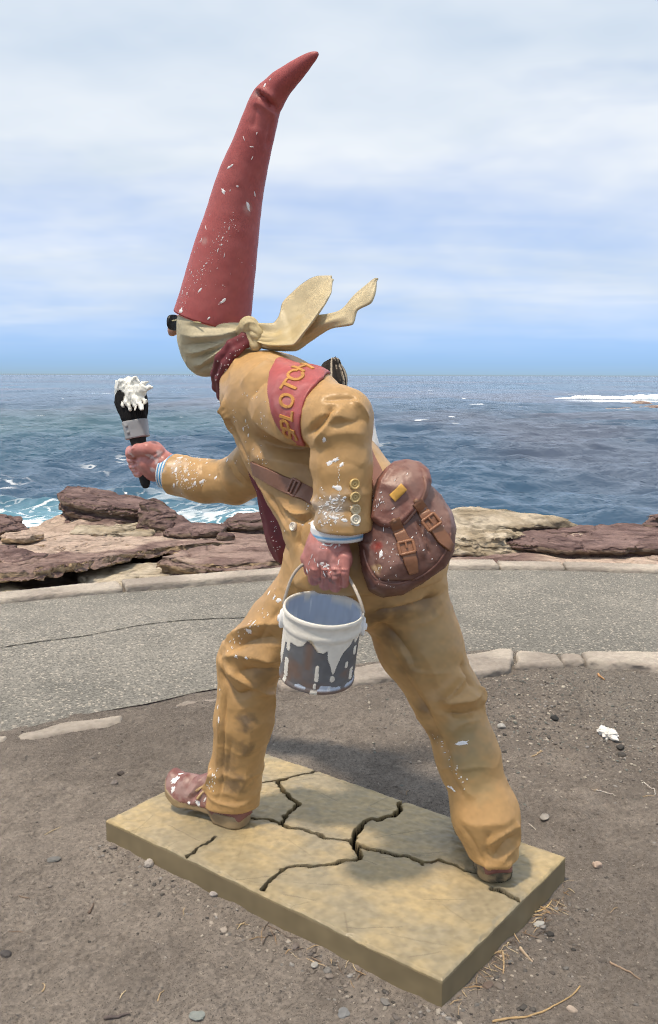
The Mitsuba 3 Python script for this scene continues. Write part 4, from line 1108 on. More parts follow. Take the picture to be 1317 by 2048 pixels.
# right hand round the brush handle
RS = -.125
def R_(x, y, s, r): return J(x, y, RS + s, r)
rpal = [R_(330, 930, -.01, 27), R_(308, 922, -.012, 30), R_(298, 926, -.02, 28)]
rf = []
for k, (y, r, x2) in enumerate(((903, 10.5, 264), (918, 11, 266), (932, 10.5, 270), (944, 9, 276))):
    rf.append([R_(306, y + 1, -.035, r + 2), R_(284, y - 3, -.052, r + .5), R_(x2 - 2, y - 1, -.036, r), R_(x2 - 1, y + 3, -.010, r - 1), R_(x2 + 6, y + 4, .014, r - 1.5)])
rth = [R_(314, 906, .016, 17), R_(296, 898, .042, 14), R_(276, 900, .046, 12.5), R_(261, 908, .036, 10.5)]


def rhand_sdf(p):
    d = chain(p, rpal, .02)
    d = smin(d, cap(p, R_(306, 902, -.02, 1)[0], R_(308, 948, -.015, 1)[0], .040, .030), .02)
    for f_ in rf:
        d = smin(d, chain(p, f_, .003), .003)
    return smin(d, chain(p, rth, .006), .006)


rhand = hand_mesh(rhand_sdf, at_s(295, 922, RS), .13)
grainy(rhand, .001, 45, 3)
rhv = np.array(rhand.vertices); folds(rhand, [([(256, y), (266, y + 1), (276, y + 2)], 1.8, -.004) for y in (912, 926, 938)] + [([(318, 905), (300, 915), (292, 925)], 2.5, -.003), ([(262, 899), (270, 896)], 2, .002)])
rhv = np.array(rhand.vertices); srh = Snap(rhand)
add(num(S + '__hand'), rhand, 'm_paint', stain(tone(rhv, PINK, .15, 18, 3), rhv, [(srh(x, y)[0], .011, .65) for x, y in ((300, 912), (312, 925), (306, 940), (262, 908), (318, 905))], (.58, .54, .56), 2.0, 6))

# boots --------------------------------------------------------------------------
def boot(key, heel, toe_dir, length, spring, seed, side_s):
    dn = np.array(toe_dir, float); dn /= np.linalg.norm(dn); ln_ = np.cross(Z, dn)
    O = np.array([heel[0], heel[1], SLAB_Z])
    def loc(p):
        q = p - O; return q @ dn, q @ ln_, q[:, 2]
    def lift(x):  # the sole's underside: flat heel, arch, toe turned up
        t = np.clip((x - .16) / (length - .16), 0, 1); return .004 + .024 * np.clip((x - .065) / .02, 0, 1) * np.clip((.26 - x) / .08, .35, 1) + spring * t ** 2
    def outline(x, y, w):
        hw = np.interp(x, [-.06, 0, .06, .13, .21, length - .03, length + .03], [.046, .054, .053, .051, .063, .052, .018])
        return np.abs(y + .006 * np.sin(x * 12)) - hw * w
    def sole(p):
        x, y, z = loc(p); u = lift(x)
        d2 = smax(outline(x, y, 1.0), np.abs(x - (length - .045) / 2) - (length + .045) / 2 - .0, .05)
        a = smax(smax(d2, u - z, .004), z - u - .030, .004)
        hb = smax(smax(d2, np.abs(x - .012) - .058, .01), np.maximum(-z, z - .045), .004)
        return smin(a, hb, .004) * .8
    def upper(p):
        x, y, z = loc(p); z = z - lift(x) - .02
        top = np.interp(x, [-.07, -.03, .04, .10, .16, .22, length - .03, length + .01], [.06, .15, .155, .115, .085, .080, .066, .02])
        hw = np.interp(x, [-.06, 0, .06, .13, .21, length - .03, length + .02], [.040, .049, .049, .048, .059, .047, .014])
        k = np.sqrt((y / hw) ** 2 + (np.maximum(z, 0) / top) ** 2) - 1
        d = np.maximum(k * np.minimum(hw, top) * .8, -z)
        return smax(d, np.abs(x - (length - .055) / 2) - (length + .045) / 2, .03) * .8
    c = O + dn * length / 2
    um = mesh_sdf(upper, c - np.array([.25, .25, .12]), c + np.array([.25, .25, .24]), .005, slack=2.2)
    if key == S + '__boot':
        folds(um, [([(402, 1553), (392, 1575), (372, 1595)], 4, .005), ([(408, 1562), (396, 1584), (378, 1604)], 3, -.005), ([(392, 1548), (378, 1566), (372, 1590)], 4, -.004), ([(380, 1545), (368, 1562), (364, 1582)], 4, .004), ([(430, 1570), (405, 1590), (380, 1612)], 2.5, .004)])
    grainy(um, .0012, 40)
    uv_ = np.array(um.vertices); c1 = stain(tone(uv_, (.20, .085, .075), .25, 18, seed), uv_, [(O + dn * x + ln_ * y + Z * z, r, a) for x, y, z, r, a in ((.26, .03, .09, .05, .5), (.20, .05, .09, .05, .5), (.13, .05, .11, .05, .45), (.30, 0, .1, .05, .5), (.24, .06, .05, .05, .4))], (.40, .30, .28), 1.8, seed)
    add(key, um, 'm_leather', c1)
    sm = mesh_sdf(sole, c - np.array([.26, .26, .10]), c + np.array([.26, .26, .16]), .005, slack=2.2)
    grainy(sm, .001, 40)
    add(key + '__sole', sm, 'm_paint', stain(tone(sm.vertices, (.27, .20, .115), .2, 15, seed), np.array(sm.vertices), [(O + dn * .1 + ln_ * .05 + Z * .03, .09, .4), (O, .07, .35 if key[-1] == 't' else 1.2)], (.14, .10, .07) if key[-1] == 't' else (.045, .042, .032), 1.2))
    return um


hl = at_z(462, 1652, SLAB_Z); hl = hl - L * .028
lboot = boot(S + '__boot', hl, D * 1.0 + L * .16, .296, .064, 3, .1)
hr_ = at_z(1000, 1770, SLAB_Z); hr_ = hr_ + np.array([-.005, .05, 0])
boot(num(S + '__boot') if num(S + '__boot') else '', hr_, np.array([-.20, 1.0, 0]), .33, .05, 5, -.1) if False else boot(S + '__boot_001', hr_, np.array([-.16, 1.0, 0]), .33, .05, 5, -.1)
slb = Snap(lboot)
lace = [strip_on(slb, q, 5, .004) for q in ([(434, 1566), (412, 1580), (395, 1598)], [(438, 1560), (410, 1572), (392, 1582)])]
add(S + '__boot__lace', trimesh.util.concatenate(lace), 'm_paint', (.42, .30, .16))

# buttons -------------------------------------------------------------------------
def button(sn, px, py, rp, col, key):
    p, n = sn(px, py); M = frame(n, UP); r = rp * 2.8 / F; a = np.arange(28) * 2 * np.pi / 28
    rg = np.array([p + n * z + r * k * (np.cos(a)[:, None] * M[0] + np.sin(a)[:, None] * M[1]) for k, z in ((.96, -.004), (1, .003), (.95, .0065), (.82, .0075), (.66, .0055), (.55, .003), (.42, .003), (.36, .005), (.2, .0052), (.12, .0015), (.04, .0012))])
    m = fix(loft(rg)); add(num(key), m, 'm_paint', tone(m.vertices, col, .15, 60), smooth=True)


for px, py, c in ((709, 968, (.50, .36, .15)), (710, 994, (.50, .38, .18)), (711, 1018, (.55, .46, .30)), (711, 1039, (.62, .58, .48))):
    button(sj, px, py, 9.2, c, S + '__jacket__button')
button(sj, 588, 1053, 8.5, (.66, .62, .55), S + '__jacket__button')

# dried paint -----------------------------------------------------------------------
r = np.random.default_rng(21)
jsp = [(649, 880, 6, 1.4, 70), (660, 925, 7, 1.8, 20), (672, 920, 6.5, 1.6, 30), (684, 929, 5.5, 2.0, 40), (674, 975, 8, 1.6, -15), (668, 1000, 5, 2.0, 5), (669, 1036, 6.5, 2.2, -10), (690, 1040, 6, 2.0, -8), (712, 1048, 8, 2.0, -5),
       (661, 996, 4, 2, 60), (690, 995, 4, 1.6, 20), (404, 963, 6, 2.2, 20), (390, 967, 5, 1.6, 70), (432, 955, 4, 2, 40), (455, 920, 4, 1.5, 80), (372, 960, 4, 1.8, 30), (360, 915, 5, 2.6, 20), (352, 940, 5, 2.2, 80), (348, 970, 4.5, 2.4, 60),
       (520, 945, 4, 2, 45), (487, 858, 4, 2.5, 60), (492, 842, 3.5, 3, 70), (497, 870, 3, 3, 60), (620, 1046, 3.5, 2.8, 15), (606, 1050, 2.6, 2.5, 10), (570, 1062, 2.5, 1.5, 0)]
jsp += [(r.normal(655, 20), r.normal(1020, 20), r.uniform(1, 3.2), r.uniform(1, 3), r.uniform(-60, 60)) for _ in range(70)]
jsp += [(r.uniform(638, 690), r.uniform(1000, 1046), r.uniform(1.2, 2.6), r.uniform(2.5, 7), r.normal(35, 22)) for _ in range(55)]
jsp += [(r.uniform(344, 385), r.uniform(915, 990), r.uniform(1, 2.4), r.uniform(2, 6), r.normal(60, 20)) for _ in range(36)]
jsp += [(678 + r.normal(0, 1.5), 930 + k * 5, r.uniform(1, 1.8), 3.0, 90) for k in range(14)]
jsp += [(r.normal(370, 24), r.normal(945, 24), r.uniform(.9, 2.6), r.uniform(1, 3), r.uniform(0, 90)) for _ in range(60)]
jsp += [(r.uniform(460, 540), r.uniform(780, 930), r.uniform(.8, 1.8), r.uniform(1, 4), r.uniform(40, 90)) for _ in range(45)]
jsp = [q for q in jsp if q[0] > 343 and not (q[0] > 622 and q[0] < 636)]
spl = splat_mesh(sj, [(q[0], q[1], q[2] * .8, *q[3:]) for q in jsp], seed=1)
add(S + '__jacket__paint_splash', spl, 'm_white', smooth=True); tag(S + '__jacket__paint_splash', 'spots of dried white paint on the jacket', kind='stuff')
tsp = [(472, 1314, 5, 1.4, 60), (492, 1317, 4.5, 1.3, 20), (498, 1262, 7, 1.3, 50), (557, 1200, 6, 2.2, 5), (548, 1196, 4, 2.5, 50), (926, 1486, 7, 3.2, 12), (905, 1578, 5, 2.5, -30), (898, 1574, 4, 2, 10), (508, 1245, 4, 3, 60), (538, 1186, 4, 2, 60), (436, 1415, 3, 3, 85), (437, 1440, 4, 3.5, 88), (590, 1140, 4, 3, 40), (600, 1152, 3, 3, 70), (440, 1380, 2.2, 1.3, 0)]
tsp += [(r.uniform(455, 560), 0, r.uniform(.8, 2), r.uniform(1, 3), r.uniform(30, 70)) for _ in range(30)]
tsp = [(x, y if y else 1305 - (x - 455) * 1.12 + r.normal(0, 10), *o) for x, y, *o in tsp]
tsp += [(870 + k * 2.4 + r.normal(0, 4), 1470 + k * 4 + r.normal(0, 8), r.uniform(.7, 1.8), r.uniform(1, 3), r.uniform(-40, 40)) for k in range(26)]
tsp += [(r.normal(424, 6), r.normal(1560, 16), r.uniform(.8, 2), 2, 70) for _ in range(20)]
add(S + '__trousers__paint_splash', splat_mesh(st, tsp, seed=2), 'm_white', smooth=True); tag(S + '__trousers__paint_splash', 'spots of dried white paint on the trousers', kind='stuff')
hsp = [(362, 621, 8, 1.3, 10), (530, 170, 4.5, 1.7, 75), (541, 158, 2.5, 3, 60), (447, 382, 6, 2.0, -60), (460, 333, 6, 4.5, 15), (504, 293, 3, 4, -5), (488, 276, 2.5, 8, -70), (514, 266, 2.6, 3, 65), (446, 602, 6, 3, 40), (400, 580, 5, 3.5, 40), (412, 455, 3, 7, -70), (436, 500, 3, 5, 70), (403, 480, 3, 4, 70), (510, 388, 4, 4, -60), (365, 585, 3, 6, 75), (475, 372, 3, 1.2, 0), (418, 636, 3.5, 2.5, 50), (505, 315, 2.5, 6, 65), (449, 510, 2.4, 9, 78), (383, 545, 2.4, 5, 60), (497, 413, 7, 3.0, -60)]
for k in range(210):
    if k < 140:
        t = r.uniform(0, 1); x, y = 362 + 105 * t + r.normal(0, 7), 605 - 165 * t + r.normal(0, 10)
    else:
        x, y = r.normal(420, 40), r.normal(520, 60)
    hsp.append((x, y, r.exponential(.42) + .38, r.uniform(1, 2.2), r.uniform(20, 80)))
ok = [(q[0] > np.interp(q[1], [180, 360, 500, 625], [512, 446, 390, 352])) and q[0] < np.interp(q[1], [180, 360, 500, 640], [560, 528, 508, 494]) or q[1] < 178 for q in hsp]
add(S + '__hat__paint_splash', splat_mesh(sh, [(q[0], q[1], q[2] * .72, *q[3:]) for q, o in zip(hsp, ok) if o], seed=3), 'm_white', smooth=True); tag(S + '__hat__paint_splash', 'specks of dried white paint on the hat', kind='stuff')
bsp = [(350, 1560, 7, 1.6, 40), (346, 1580, 5, 1.4, 70), (396, 1607, 6, 1.8, -60), (378, 1606, 3.5, 1.1, 0), (362, 1548, 4, 2, 30), (410, 1600, 3, 3, 60)]
add(S + '__boot__paint_splash', splat_mesh(slb, bsp, seed=4), 'm_white', smooth=True); tag(S + '__boot__paint_splash', 'drops of pale paint on the boot', kind='stuff')
snk = Snap(kerch); sln = Snap(lining)
add(S + '__neckerchief__speckle', trimesh.util.concatenate([splat_mesh(snk, [(r.uniform(430, 492), 0, r.uniform(1, 2), 1.2, 0) for _ in range(1)] * 0 + [(x, np.interp(x, [432, 492], [750, 678]) + r.normal(0, 12), r.uniform(.7, 1.3), 1.2, 0) for x in r.uniform(432, 492, 30)], seed=5),
    splat_mesh(sln, [(np.interp(y, [930, 1115], [515, 562]) + r.normal(0, 9), y, r.uniform(.7, 1.4), 1.3, 0) for y in r.uniform(930, 1115, 30)], seed=6)]), 'm_white', smooth=True)
tag(S + '__neckerchief__speckle', 'white specks on the maroon neckerchief', kind='stuff')
# ------------------------------------------------------------------ paint bucket
bc, bs = at_s(648, 1218, .335), .335
axb = Z + np.array([.10, -.19, 0]); axb /= np.linalg.norm(axb)
mb = ((bc - CAM) @ FW) / F; RB, HB = 79 * mb, 151 * mb
Mx = np.cross([0, 1, 0], axb); Mx /= np.linalg.norm(Mx); My = np.cross(axb, Mx)
na = 420; a = np.arange(na) * 2 * np.pi / na     # angle: 0 = right (+x), 90 deg = away, 270 deg = towards the path's near side
prof = [(0, -.0), (.20, -.0)] and [(0.0, -HB + .012), (RB * .93, -HB + .012), (RB * .955, -HB + .010)] 
outer = [(RB * .955, -HB + .004), (RB * .965, -HB), (RB * .985, -HB + .001), (RB * .99, -HB + .008), (RB * .965, -HB + .014)] + [(RB * (.965 + .015 * k), -HB + .014 + (HB - .070) * k) for k in np.linspace(.02, 1, 120)]
outer += [(RB * .983, -.052), (RB * 1.003, -.047), (RB * 1.010, -.041), (RB * 1.003, -.035), (RB * .985, -.030), (RB * .985, -.016), (RB * 1.01, -.010), (RB * 1.03, -.004), (RB * 1.02, .003), (RB * 1.0, .004), (RB * .972, 0), (RB * .962, -.01)]
inner = [(RB * .955, -.03), (RB * .953, -HB * .35), (RB * .95, -HB * .7), (RB * .945, -HB + .03), (RB * .91, -HB + .020), (RB * .5, -HB + .019), (RB * .05, -HB + .019)]
allp = [(.004, -HB + .008), (RB * .9, -HB + .008)] + outer + inner
rings = np.array([bc + axb * z + r_ * (np.cos(a)[:, None] * Mx + np.sin(a)[:, None] * My) for r_, z in allp])
bk = fix(loft(rings)); grainy(bk, .0012, 26, 3, 7)
bv = np.array(bk.vertices); rel = bv - bc; hz = rel @ axb; th = np.degrees(np.arctan2(rel @ My, rel @ Mx)) % 360; rad = np.linalg.norm(rel - np.outer(hz, axb), axis=1)
fx_ = np.cos(np.radians(th)) * (np.sin(np.radians(th)) < 0) + np.where(np.sin(np.radians(th)) >= 0, np.sign(np.cos(np.radians(th))) * (2 - np.abs(np.cos(np.radians(th)))), 0)
# lower edge of the white coat, as a share of the height, against the position across the front
dx = [-2, -1.5, -1.1, -.985, -.95, -.90, -.80, -.73, -.585, -.44, -.32, -.20, -.05, .10, .19, .23, .30, .37, .40, .44, .50, .585, .73, .83, .88, .95, 1.0, 1.2, 1.5, 2]
dy = [.40, .55, .45, .74, .78, .42, .38, .36, .37, .33, .23, .29, .38, .385, .35, .50, .58, .68, .70, .64, .53, .40, .33, .24, .33, .28, .25, .4, .35, .40]
lim = np.interp(fx_, dx, dy); f_ = -hz / HB + .03 * fb(bv, 40, 2, 3)
white = f_ < lim
for cx, y0, y1, w in ((-.81, .38, .47, .045), (-.82, .64, .86, .050), (-.83, .92, .96, .04), (-.02, .61, .79, .052), (-.04, .87, .90, .04), (.39, .75, .79, .055), (.72, .58, .62, .035), (.90, .40, .48, .035), (.87, .71, .84, .04), (-.06, .975, 1.02, .10)):
    e = ((fx_ - cx) / w) ** 2 + (np.maximum(np.abs(f_ - (y0 + y1) / 2) - (y1 - y0) / 2, 0) / .03) ** 2 < 1 + .8 * fb(bv, 70, 2, 9)
    white |= e
inside = (rad < RB * .963) & (hz < -.006)
GREYB = tone(bv, (.125, .132, .145), .3, 14, 4); WH = tone(bv, (.68, .66, .60), .05, 12, 5)
rust = np.clip((meshkit.fbm(bv * 16, 3, 31) - .50) * 6, 0, 1) * np.clip((f_ - .35) * 3, 0, 1); rust = np.maximum(rust * .6, .6 * np.exp(-((fx_ + .27) / .12) ** 2) * (f_ > .27) * (f_ < .66)); rust = np.maximum(rust, .8 * (f_ > .95) * meshkit.noise(bv * 30, 4))
colb = GREYB * (1 - rust[:, None] * .8) + np.array((.20, .10, .05)) * rust[:, None] * .8
yel = np.exp(-(((fx_ + .16) + (.32 - f_) * 1.1) / .05) ** 2) * (f_ < .42) * (f_ > .2); WH = WH * (1 - .7 * yel[:, None]) + np.array((.45, .30, .10)) * .7 * yel[:, None]
colb = np.where(white[:, None], WH, colb)
bl = tone(bv, (.42, .49, .60), .12, 10, 6); bl = np.where((meshkit.fbm(bv * np.array([20, 20, 6]), 3, 8) > .57)[:, None], (.62, .67, .73), bl)
colb = np.where(inside[:, None], bl, colb)
bk.vertices = bv + vnorm(bk) * (np.where(white & ~inside, .0009, 0))[:, None]
B_ = 'paint_bucket'; add(B_ + '__shell', bk, 'm_smooth', colb)
tag(B_, 'grey paint bucket with white drips hanging by its wire from the lower hand', 'bucket')
hdl = smooth_path([at_s(567, 1208, bs), at_s(572, 1190, bs), at_s(583, 1158, bs), at_s(598, 1136, bs - .005), at_s(614, 1126, bs - .02), at_s(655, 1150, bs - .03), at_s(692, 1150, bs - .03), at_s(704, 1166, bs - .015), at_s(717, 1192, bs), at_s(728, 1226, bs)], 60)
hm = tube(hdl, .0042, 10); add(B_ + '__handle', hm, 'm_plain', tone(hm.vertices, (.42, .38, .33), .5, 25))
for px, py, s_ in ((567, 1212, -1), (731, 1235, 1)):
    c = bc + s_ * Mx * RB * 1.02 - axb * .040; rg = np.array([c + s_ * Mx * o + r_ * (np.cos(a[::10])[:, None] * My + np.sin(a[::10])[:, None] * axb * 1.5) for o, r_ in ((-.004, .018), (.004, .019), (.008, .015), (.009, .007), (.013, .006), (.014, .001))])
    add(num(B_ + '__ear'), fix(loft(rg)), 'm_white', smooth=40)

# ------------------------------------------------------------------ paint brush in the raised hand
q0, q1 = at_s(292, 972, RS), at_s(262, 795, RS); ub = q1 - q0; LB = np.linalg.norm(ub); ub /= LB
fl = L * .8 - D * .45; fl = fl - (fl @ ub) * ub; fl /= np.linalg.norm(fl); sd_ = np.cross(ub, fl)    # fl: the brush's flat face
if sd_ @ RT < 0: sd_ = -sd_
pm = lambda px: px * ((q0 - CAM) @ FW) / F


def slices(rows, nn=48):
    a = np.arange(nn) * 2 * np.pi / nn
    return np.array([q0 + ub * z + sd_ * ox + np.sign(np.cos(a))[:, None] * np.abs(np.cos(a))[:, None] ** e * w * sd_ + np.sign(np.sin(a))[:, None] * np.abs(np.sin(a))[:, None] ** e * d_ * fl for z, w, d_, e, ox in rows])


Bz = lambda py: (972 - py) / (972 - 795) * LB
PB = 'paint_brush'; tag(PB, 'fat black brush loaded with thick white paint held up in the raised hand', 'brush')
hd_ = fix(loft(slices([(Bz(977), .002, .002, 1, 0), (Bz(975), pm(6), pm(6), 1, 0), (Bz(968), pm(9.5), pm(9.5), 1, 0), (Bz(950), pm(11.5), pm(11.5), 1, 0), (Bz(930), pm(13), pm(13), 1, 0), (Bz(910), pm(13.5), pm(13), 1, 0), (Bz(895), pm(14), pm(13.5), 1, 0), (Bz(882), pm(16), pm(14), 1, 0), (Bz(872), pm(18), pm(15), 1, 0), (Bz(866), pm(16), pm(13), 1, 0)])))
add(PB + '__handle', hd_, 'm_plain', tone(hd_.vertices, (.022, .022, .022), .3, 40))
fr = fix(loft(slices([(Bz(876), pm(20), pm(16), .8, 0), (Bz(875.5), pm(23.5), pm(18), .7, 0), (Bz(873), pm(24.5), pm(18.5), .7, 0), (Bz(869), pm(23.5), pm(18), .7, 0), (Bz(846), pm(25), pm(19), .7, 0), (Bz(842), pm(26), pm(19.5), .7, 0), (Bz(840.5), pm(24), pm(18), .7, 0), (Bz(841), pm(20), pm(15), .8, 0)], 64)))
add(PB + '__ferrule', grainy(fr, .001, 40), 'm_paint', stain(tone(fr.vertices, (.28, .29, .31), .2, 25), np.array(fr.vertices), [(q0 + ub * Bz(852) + fl * pm(18) + sd_ * x, .012, .8) for x in (-.03, 0, .028, .02)], (.62, .63, .64), 2.5))
for x, y in ((253, 852), (257, 865)):
    sf = Snap(fr); p, n_ = sf(x, y); M = frame(n_, UP); aa = np.arange(16) * 2 * np.pi / 16
    add(num(PB + '__rivet'), fix(loft(np.array([p + n_ * z + r_ * (np.cos(aa)[:, None] * M[0] + np.sin(aa)[:, None] * M[1]) for z, r_ in ((-.003, .007), (.003, .0068), (.0055, .0045), (.006, .0008))]))), 'm_paint', (.25, .26, .28))
br_ = fix(loft(slices([(Bz(845), pm(22), pm(15), .8, 0), (Bz(832), pm(26.5), pm(18), .8, 0), (Bz(815), pm(31), pm(19), .8, 0), (Bz(800), pm(33), pm(19), .8, -pm(1)), (Bz(785), pm(30), pm(17), .8, 0), (Bz(775), pm(22), pm(12), 1, 0), (Bz(770), pm(6), pm(4), 1, 0)], 120)))
br_ = br_.subdivide(); v_ = np.array(br_.vertices); rel = v_ - q0; hx = rel @ sd_; br_.vertices = v_ + vnorm(br_) * (.0022 * np.sign(np.sin(hx * 950 + 9 * fb(v_, 20, 2, 3))) + .004 * fb(v_, 25, 3, 2))[:, None]
add(PB + '__bristles', br_, 'm_plain', tone(br_.vertices, (.014, .014, .016), .4, 60))
blob = [J(246, 775, RS, 17), J(262, 776, RS, 17), J(280, 784, RS, 15), J(268, 790, RS, 20), J(250, 795, RS, 18)]
tips = [(J(240, 766, RS, 9), J(238, 800, RS + .03, 5)), (J(255, 765, RS, 9), J(248, 762, RS + .02, 6)), (J(268, 764, RS, 9), J(276, 759, RS + .01, 4)), (J(283, 775, RS, 9), J(303, 779, RS, 3)), (J(285, 768, RS, 7), J(294, 764, RS, 3)), (J(282, 790, RS, 10), J(292, 802, RS + .01, 5)), (J(270, 795, RS + .03, 9), J(281, 819, RS + .05, 5)), (J(255, 800, RS + .03, 9), J(256, 820, RS + .05, 4)), (J(243, 800, RS + .03, 7), J(242, 814, RS + .05, 4)), (J(268, 800, RS + .03, 6), J(267, 818, RS + .05, 4)), (J(235, 772, RS, 6), J(231, 790, RS, 3))]
def blob_sdf(p):
    q = p + (np.stack([fb(p, 22, 3, 41), fb(p, 22, 3, 42), fb(p * np.array([1, 1, .4]), 28, 3, 43)], 1)) * .045
    d = chain(q, blob, .01)
    for a_, b_ in tips: d = smin(d, cap(q, a_[0], b_[0], a_[1], b_[1]), .008)
    return (d + .012 * np.abs(fb(p * np.array([1.6, 1.6, .7]), 55, 2, 44))) * .7
bm = mesh_sdf(blob_sdf, at_s(265, 790, RS) - .13, at_s(265, 790, RS) + .13, .0035, 1, slack=2.4)
scene['m_wet'] = VC(.35, None, 1, .5); add(PB + '__white_paint', bm, 'm_wet', tone(bm.vertices, (.66, .67, .63), .06, 30))

# ------------------------------------------------------------------ satchel
SP = at_s(815, 1065, .165); bn = np.array([-.02, -.93, .30]); bn /= np.linalg.norm(bn); BM = frame(bn, UP)
def bag_uv(px, py):
    d = ray(px, py); p = CAM + d * ((SP - CAM) @ bn / (d @ bn)); return (p - SP) @ BM[0], (p - SP) @ BM[1]
body_px = [(714, 1062), (735, 1020), (760, 985), (800, 962), (850, 965), (882, 992), (905, 1030), (913, 1062), (906, 1100), (886, 1135), (850, 1166), (805, 1188), (768, 1194), (742, 1178), (726, 1140), (718, 1100)]
flap_px = [(738, 1050), (742, 1000), (752, 965), (768, 945), (786, 932), (812, 925), (836, 932), (852, 950), (857, 975), (850, 1002), (832, 1030), (802, 1058), (778, 1068), (756, 1064)]
pock_px = [(722, 1090), (760, 1078), (800, 1075), (846, 1010), (868, 1015), (890, 1060), (893, 1100), (870, 1130), (820, 1158), (775, 1164), (752, 1152), (738, 1120)]
grow = lambda P: [(812 + (x - 812) * 1.0, 1065 + (y - 1065) * 1.0) for x, y in P]
BODY, FLAP, POCK = [np.array([bag_uv(*q) for q in P]) for P in (grow(body_px), flap_px, grow(pock_px))]
def local(p): q = p - SP; return np.stack([q @ BM[0], q @ BM[1]], 1), q @ bn
def pillow(uv, w, poly, h0, h1, rd, wc=0.0):
    d2 = poly_sd(uv, poly); h = h0 + (h1 - h0) * np.clip(-d2 / .07, 0, 1) ** .6
    a_, b_ = d2 + rd * .5, np.abs(w - wc) - h + rd * .5
    return np.minimum(np.maximum(a_, b_), 0) + np.hypot(np.maximum(a_, 0), np.maximum(b_, 0)) - rd * .5
def warp(p): return p + np.stack([fb(p, 9, 2, 51), fb(p, 9, 2, 52), fb(p, 9, 2, 53)], 1) * .02
def bag_body(p):
    uv, w = local(warp(p)); d = pillow(uv, w, BODY, .055, .105, .05, -.02)
    pk = pillow(uv, w, POCK, .080, .106, .018, -.02)
    return np.minimum(d, smax(pk, -w, .01)) * .8
def bag_flap(p):
    uv, w = local(warp(p)); d2 = poly_sd(uv, FLAP); h = .114 + .012 * np.clip(-d2 / .05, 0, 1) ** .6 - .035 * np.clip((uv[:, 1] - .10) / .08, 0, 1.5) ** 2
    top = np.abs(w + .02) - h; lipk = .004 * np.exp(-((d2 + .010) / .006) ** 2)
    d = smax(d2, top - lipk, .012); return smax(d, -w - .03, .02) * .7
blo, bhi = SP - .27, SP + .27
big = lambda m: max(m.split(only_watertight=False), key=lambda q: len(q.faces))
bag, flap = big(mesh_sdf(bag_body, blo, bhi, .0044, slack=2.0)), big(mesh_sdf(bag_flap, blo, bhi, .0044, slack=2.0))
folds(bag, [([(836, 1035), (850, 1075), (862, 1120)], 3, -.006), ([(828, 1040), (842, 1085), (852, 1125)], 4, .003), ([(752, 1080), (748, 1120), (762, 1155)], 4, -.004), ([(735, 1125), (765, 1165), (820, 1166), (875, 1135)], 4, -.006), ([(890, 1010), (900, 1060), (893, 1110)], 5, .003)])
folds(flap, [([(760, 960), (790, 975), (820, 960)], 8, .003), ([(760, 1030), (790, 1020), (830, 985)], 10, -.003), ([(745, 1010), (765, 1000), (775, 1040)], 7, .003)])
SB = 'satchel'; tag(SB, 'worn brown leather satchel with two buckled straps slung at the hip', 'bag')
LEATH = (.125, .060, .042)
for mm_, key, c0 in ((bag, SB + '__body', (.120, .052, .040)), (flap, SB + '__flap', (.165, .068, .053))):
    grainy(mm_, .0016, 25, 3, 8); grainy(mm_, .0006, 110, 2, 9); v_ = np.array(mm_.vertices); sm_ = Snap(mm_)
    c_ = stain(tone(v_, c0, .35, 14, 5), v_, [(sm_(x, y)[0], r_, k_) for x, y, r_, k_ in ((815, 945, .05, .5), (845, 985, .05, .4), (880, 1030, .06, .5), (870, 1010, .05, .4), (800, 1110, .06, .3), (850, 1090, .05, .3), (770, 1000, .04, .35), (775, 1140, .05, .3))], (.30, .19, .16), 1.6, 12)
    if key.endswith('body'):
        c_ = stain(c_, v_, [(sm_(758, 1090)[0], .014, .9)], (.22, .03, .02), 1.2); c_ = stain(c_, v_, [(sm_(752, 1140)[0], .012, .7)], (.40, .28, .15), 2)
    add(key, mm_, 'm_leather', c_)
sbg = Snap(trimesh.util.concatenate([bag, flap]))
STR = (.21, .095, .050)
sfl0, sbd0 = Snap(flap), Snap(bag)
pp_ = tube(np.array([sfl0(*q)[0] for q in smooth_path([(743, 1046), (757, 1058), (778, 1062), (800, 1053), (827, 1026), (844, 1000), (852, 976), (848, 953)], 40)]), .0042, 8); add(SB + '__flap__piping', pp_, 'm_leather', tone(pp_.vertices, (.24, .125, .095), .4, 40))
pq_ = tube(np.array([sbd0(*q)[0] for q in smooth_path([(728, 1100), (738, 1135), (756, 1160), (790, 1168), (830, 1158), (866, 1136), (892, 1102), (902, 1066)], 40)]), .0034, 8); add(SB + '__body__piping', pq_, 'm_leather', tone(pq_.vertices, (.15, .07, .055), .4, 40))
s1 = strip_on(sbg, [(789, 1040), (800, 1066), (812, 1092), (820, 1118), (827, 1146)], 22, .006, .003, 30, ([0, .8, 1], [.8, 1, .7]))
s2 = strip_on(sbg, [(834, 1004), (848, 1025), (864, 1047), (880, 1070), (900, 1094)], 22, .006, .003, 30, ([0, .8, 1], [.8, 1, .7]))
